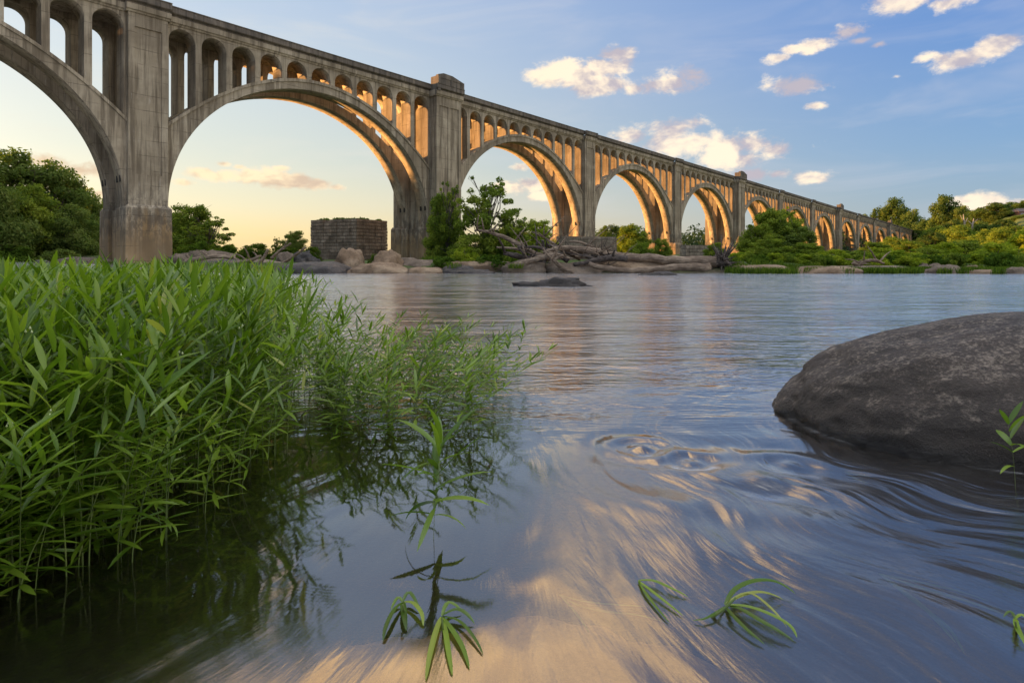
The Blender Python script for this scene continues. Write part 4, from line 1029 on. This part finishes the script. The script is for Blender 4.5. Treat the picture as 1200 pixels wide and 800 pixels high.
edge = [(1.30, -1.50), (1.5, -1.38), (1.7, -1.24), (1.95, -1.12), (2.3, -1.06), (2.7, -1.02), (3.2, -1.08), (3.7, -1.12), (4.2, -1.18), (4.8, -1.35), (6, -1.95), (9.5, -3.2)]
ey_, ex_ = np.array([e[0] for e in edge]), np.array([e[1] for e in edge])
def xe(Y_): return np.interp(Y_, ey_, ex_)
stems = []
def add_stem(x_, y_, h, var, sc):
    stems.append((x_, y_, h, var, sc))
for n_ in range(2500):
    Y_ = 1.42+(9.0-1.42)*rg.random()**1.45
    lim = -1.02*Y_-.35; e_ = xe(Y_)+.06*rg.normal()
    if lim >= e_: continue
    x_ = lim+(e_-lim)*rg.random()
    if Y_ > 4.5 and rg.random() < .45: continue
    dist = e_-x_
    if dist < .22 and rg.random() < .55: continue
    h = .52+.31*min(1, dist/.55)+rg.normal()*.085
    h = min(h, .835+rg.normal()*.025)
    h = min(h, .55+.35*max(0, min(1, (-x_/Y_-.30)/.12))+rg.normal()*.03)
    if Y_ < 1.9: h *= .80+.2*max(0, (Y_-1.3)/.6)
    if math.hypot(x_, Y_) < 1.65: continue
    add_stem(x_, Y_, h, None, None)
# thinner fringe reaching right
for n_ in range(150):
    Y_ = rg.uniform(3.0, 5.0); rr = -.31+.27*rg.random()**1.6; x_ = rr*Y_
    stems.append((x_, Y_, rg.uniform(.30, .52)*(1-.25*max(0, (rr+.2)*4)), None, None))
COs, Qs, Vs, Ms = [], [], [], []; off = 0; budp = []
for (x_, y_, h, _, _) in stems:
    near_ = y_ < 4.2
    co, q_, v, mi_, tip = (VAR if near_ else VARL)[rg.integers(26 if near_ else 10)]
    a_ = rg.random()*6.28; ca, sa = math.cos(a_), math.sin(a_); sxy = h**.35*rg.uniform(.9, 1.1)*(1.0 if near_ else 1.05)
    z0 = -.06
    # lean outward at the open side of the clump
    lx = .18*max(0, 1-(xe(y_)-x_)/.5)*h if y_ < 5 else 0
    ly = -.10*h if y_ < 2.2 else 0
    X_ = (co[:, 0]*ca-co[:, 1]*sa)*sxy; Yv = (co[:, 0]*sa+co[:, 1]*ca)*sxy; Zv = co[:, 2]*h
    X_ = X_+x_+lx*co[:, 2]**2; Yv = Yv+y_+ly*co[:, 2]**2
    COs.append(np.stack([X_, Yv, Zv+z0], -1)); Qs.append(q_+off); off += len(co)
    pv = rg.random()*.34; Vs.append(v*.7+pv); Ms.append(mi_)
    if rg.random() < .16 and y_ < 6:
        u = rg.uniform(.84, 1.0); budp.append((x_+lx*u*u+rg.normal()*.02, y_+ly*u*u+rg.normal()*.02, h*u+z0+.03))
gm = mesh_np('water_willow', np.concatenate(COs), np.concatenate(Qs), [M['willow'], M['stem']], attr=np.concatenate(Vs), mi=np.concatenate(Ms))
tag(gm, 'dense mass of long-leaved green water plants filling the left foreground', 'water plants', kind='stuff')
# pale flower buds held between the top leaves
bc, bq = [], []
for (x_, y_, z_) in budp:
    for k in range(3):
        r_ = rg.uniform(.0028, .005); cx, cy, cz_ = x_+rg.normal()*.006, y_+rg.normal()*.006, z_+rg.normal()*.006; b = len(bc)
        bc += [(cx-r_, cy, cz_), (cx, cy-r_, cz_), (cx+r_, cy, cz_), (cx, cy+r_, cz_), (cx, cy, cz_+r_*1.7), (cx, cy, cz_-r_)]
        bq += [(b, b+1, b+4), (b+1, b+2, b+4), (b+2, b+3, b+4), (b+3, b, b+4), (b+1, b, b+5), (b+2, b+1, b+5), (b+3, b+2, b+5), (b, b+3, b+5)]
bo = mesh_np('flower_buds', bc, None, M['bud'], gm, tris=bq); bo['kind'] = 'stuff'

# single plants that stand apart
def plant(x_, y_, h, label, lean, leafL=.14, nodes=9, start=.3, z0=-.05, seed=1, mat='willow', group=None, droopy=1.0, tilt=None, name='water_plant', wscale=1.0):
    r_ = np.random.default_rng(seed); co, q_, v, mi_, tip = stem_mesh(1.0, r_, lean, leafL/h, nodes, 6, start, droopy, .0155*wscale/h)
    root = empty(name, (x_, y_, z0)); tag(root, label, 'water plant', group)
    co = co*h; co[:, :2] *= 1
    leafm = mi_ == 0
    def sub(mask, nm, m_):
        qq = q_[mask]; u, inv_ = np.unique(qq.ravel(), return_inverse=True)
        return mesh_np(nm, co[u], inv_.reshape(-1, 4), m_, root, attr=v[mask])
    sub(~leafm, 'stem', M['stem']); sub(leafm, 'leaves', M[mat])
    if tilt: root.rotation_euler = (R(tilt[0]), R(tilt[1]), R(tilt[2]))
    return root
GP = 'single water plants at the edge of the clump'
def gpx(x, y): Y_ = F*CZ/(y-HZ); return (x-600)/F*Y_, Y_
for i, (px, py, h, ln, L_, nd, lb) in enumerate([
 (508, 632, .36, (.06, .0), .18, 12, 'lone plant standing in open water in front of the clump, leaves drooping to the surface'),
 (592, 452, .42, (.08, 0), .10, 12, 'slender outermost plant at the right end of the clump, arching right'),
 (578, 460, .38, (.02, 0), .10, 11, 'slender plant just left of the outermost one'),
 (545, 466, .40, (-.05, 0), .11, 11, 'upright thin plant between the fringe and the two outermost ones'),
 (606, 440, .44, (.14, 0), .09, 12, 'thin plant with the highest tip at the right end of the fringe'),
 (486, 520, .42, (.05, 0), .14, 10, 'plant with long drooping leaves at the front of the fringe')]):
    x_, y_ = gpx(px, py); plant(x_, y_, h, lb, ln, L_, nd, .25 if i else .30, seed=50+i, group=GP, wscale=1.0 if i else 1.35, droopy=1.0 if i else 1.7)
x_, y_ = 1.99, 2.36
plant(x_, y_, .30, 'bright green sprig in front of the big boulder at the right edge', (-.10, 0), .11, 7, .35, seed=61, wscale=1.25)
# sprigs lying in the current: a short stem and long leaves bowed over the surface
def wpt(px, py, h=0.0):
    Y_ = F*(CZ-h)/(py-HZ); return Vector(((px-600)/F*Y_, Y_, h))
def sprig(label, leaves, stem=None, mat='willow', depth=0.0, group='sprigs lying in the current'):
    root = empty('water_sprig', wpt(*leaves[0][0])); tag(root, label, 'water plant', group); o0 = root.location.copy()
    CO, Q, V = [], [], []
    for lf in leaves:
        pts, wd, hs = lf[1], lf[2], lf[3]
        P = [wpt(x, y) for x, y in pts]; n_ = len(P); b0 = len(CO)
        dense = []
        for i in range(n_-1):
            for j in range(4):
                u = j/4; p0, p1, p2, p3 = P[max(i-1, 0)], P[i], P[i+1], P[min(i+2, n_-1)]
                dense.append(.5*((2*p1)+(p2-p0)*u+(2*p0-5*p1+4*p2-p3)*u*u+(3*p1-p0-3*p2+p3)*u**3))
        dense.append(P[-1]); m_ = len(dense)
        for i, q in enumerate(dense):
            u = i/(m_-1); d_ = (dense[min(i+1, m_-1)]-dense[max(i-1, 0)]).normalized(); sd = Vector((-d_.y, d_.x, 0)); hw = wd*.5*(math.sin(math.pi*min(1, u*.88+.10))**.7)
            if i == m_-1: hw = .0004
            zz = depth+hs*.5*math.sin(math.pi*min(1, u*.9+.08))+.002
            q = Vector((q.x, q.y, zz))-Vector((o0.x, o0.y, 0))
            CO += [q-sd*hw+Vector((0, 0, hw*.5)), q, q+sd*hw+Vector((0, 0, hw*.5))]
        v_ = random.random()
        for i in range(m_-1):
            b = b0+i*3; Q += [(b, b+1, b+4, b+3), (b+1, b+2, b+5, b+4)]; V += [v_, v_]
    root.location = (o0.x, o0.y, 0)
    mesh_np('leaves', [tuple(c) for c in CO], Q, M[mat], root, attr=V)
    if stem:
        m = MB(); m.tube([wpt(x, y, h_)-Vector((o0.x, o0.y, 0)) for x, y, h_ in stem], [.0035]*(len(stem)-1)+[.0022], 6); m.build('stem', M['stem'], root, fix=False)
random.seed(8)
L_ = lambda base, pts, w_=.016, h_=.03: (base, pts, w_, h_)
b = (850, 712)
sprig('green sprig with long leaves arching right in the current, the largest lying in the water', [
 L_(b, [b, (862, 700), (885, 692), (910, 690), (932, 697)], .017, .045), L_(b, [b, (870, 706), (895, 702), (918, 704)], .013, .035),
 L_(b, [b, (866, 718), (888, 732), (912, 744), (930, 752)], .015, .02), L_(b, [b, (872, 716), (900, 726), (925, 738), (934, 748)], .013, .025),
 L_(b, [b, (858, 724), (876, 742), (896, 756)], .012, .01), L_(b, [b, (838, 722), (826, 728), (812, 728)], .008, .01), L_(b, [b, (876, 704), (902, 720), (922, 736)], .009, .04)],
 [(820, 728, -.02), (836, 722, .0), (850, 712, .02), (862, 700, .05)])
b = (748, 682)
sprig('dark leaf tips breaking the surface left of the largest sprig', [
 L_(b, [b, (765, 684), (785, 692), (806, 700)], .012, .012), L_(b, [b, (760, 692), (778, 706), (800, 722)], .010, .006), L_(b, [b, (756, 696), (768, 712), (784, 730)], .008, .004)])
b = (472, 708)
sprig('leafy sprig at the bottom, leaves hanging in a fan, left of its neighbour', [
 L_(b, [b, (462, 720), (452, 740), (449, 752)], .011, .02), L_(b, [b, (473, 722), (476, 740)], .016, .02), L_(b, [b, (484, 712), (494, 724), (496, 734)], .012, .02), L_(b, [b, (466, 706), (458, 716)], .010, .02), L_(b, [b, (480, 702), (492, 716)], .011, .03)],
 [(474, 724, -.02), (472, 708, .04)])
b = (518, 724)
sprig('sprig at the bottom with long leaves trailing down and right, beside the fan-shaped one', [
 L_(b, [b, (512, 740), (504, 770), (499, 798)], .014, .01), L_(b, [b, (522, 744), (526, 770), (530, 792)], .013, .01), L_(b, [b, (530, 742), (542, 762), (550, 784)], .013, .01),
 L_(b, [b, (534, 722), (546, 726), (556, 732)], .013, .03), L_(b, [b, (538, 732), (556, 752), (566, 768)], .009, .015), L_(b, [b, (526, 714), (542, 718)], .012, .03)],
 [(520, 748, -.02), (518, 724, .04)])
b = (1190, 728)
sprig('small sprig cut by the right edge near the bottom', [L_(b, [b, (1192, 744), (1204, 762)], .012, .03), L_(b, [b, (1200, 730), (1216, 742)], .012, .03), L_(b, [b, (1184, 722), (1176, 724)], .008, .02)], [(1192, 745, -.02), (1190, 728, .04)])
b = (655, 692)
sprig('yellow weed stretched just under the surface at bottom centre', [L_(b, [b, (675, 704), (705, 712), (745, 716), (780, 724)], .010, 0), L_(b, [b, (668, 706), (684, 726), (690, 736)], .007, 0), L_(b, [b, (682, 700), (720, 704), (760, 706)], .007, 0)], None, 'sunk', -.012, 'weed streaming under the surface')
b = (1030, 668)
sprig('green weed streaming just under the surface at lower right', [L_(b, [b, (1060, 690), (1090, 715), (1120, 748)], .016, 0), L_(b, [b, (1080, 686), (1130, 700), (1180, 716)], .016, 0), L_(b, [b, (1070, 700), (1110, 730), (1130, 760)], .012, 0), L_(b, [b, (1075, 678), (1120, 688), (1160, 700)], .012, 0)], None, 'sunk', -.012, 'weed streaming under the surface')
b = (990, 550)
sprig('short green weed under the surface beside the boulder', [L_(b, [b, (1004, 554), (1022, 556)], .02, 0), L_(b, [b, (1002, 558), (1018, 564)], .014, 0)], None, 'sunk', -.012, 'weed streaming under the surface')

# submerged ledges of tan rock close under the surface
M['sand_rock'] = stone_mat('submerged_tan_rock', [(.20, .13, .065), (.34, .23, .12), (.46, .33, .18)], 2.0, .03)
for i, (px, py, rx, ry, rz_, lb) in enumerate([
 (690, 745, .34, .24, -20, 'wide tan ledge just under the surface at the bottom centre'),
 (470, 760, .30, .20, 15, 'tan rock just under the surface at the bottom, left of centre'),
 ]):
    x_, y_ = gpx(px, py); rock('submerged_rock', (x_, y_, -.24), (rx*1.5, ry*1.4, .17), 'sand_rock', lb, 60+i, rz=rz_, rough=.16, sub=5, group='rocks under the clear shallow water')

# prototypes that were never placed are removed
for p_ in PR.values():
    if p_['used'] == 0:
        for c in list(p_.children): bpy.data.objects.remove(c)
        bpy.data.objects.remove(p_)
for o in bpy.data.objects:
    for k in ('h', 'w', 'used'):
        if k in o.keys(): del o[k]
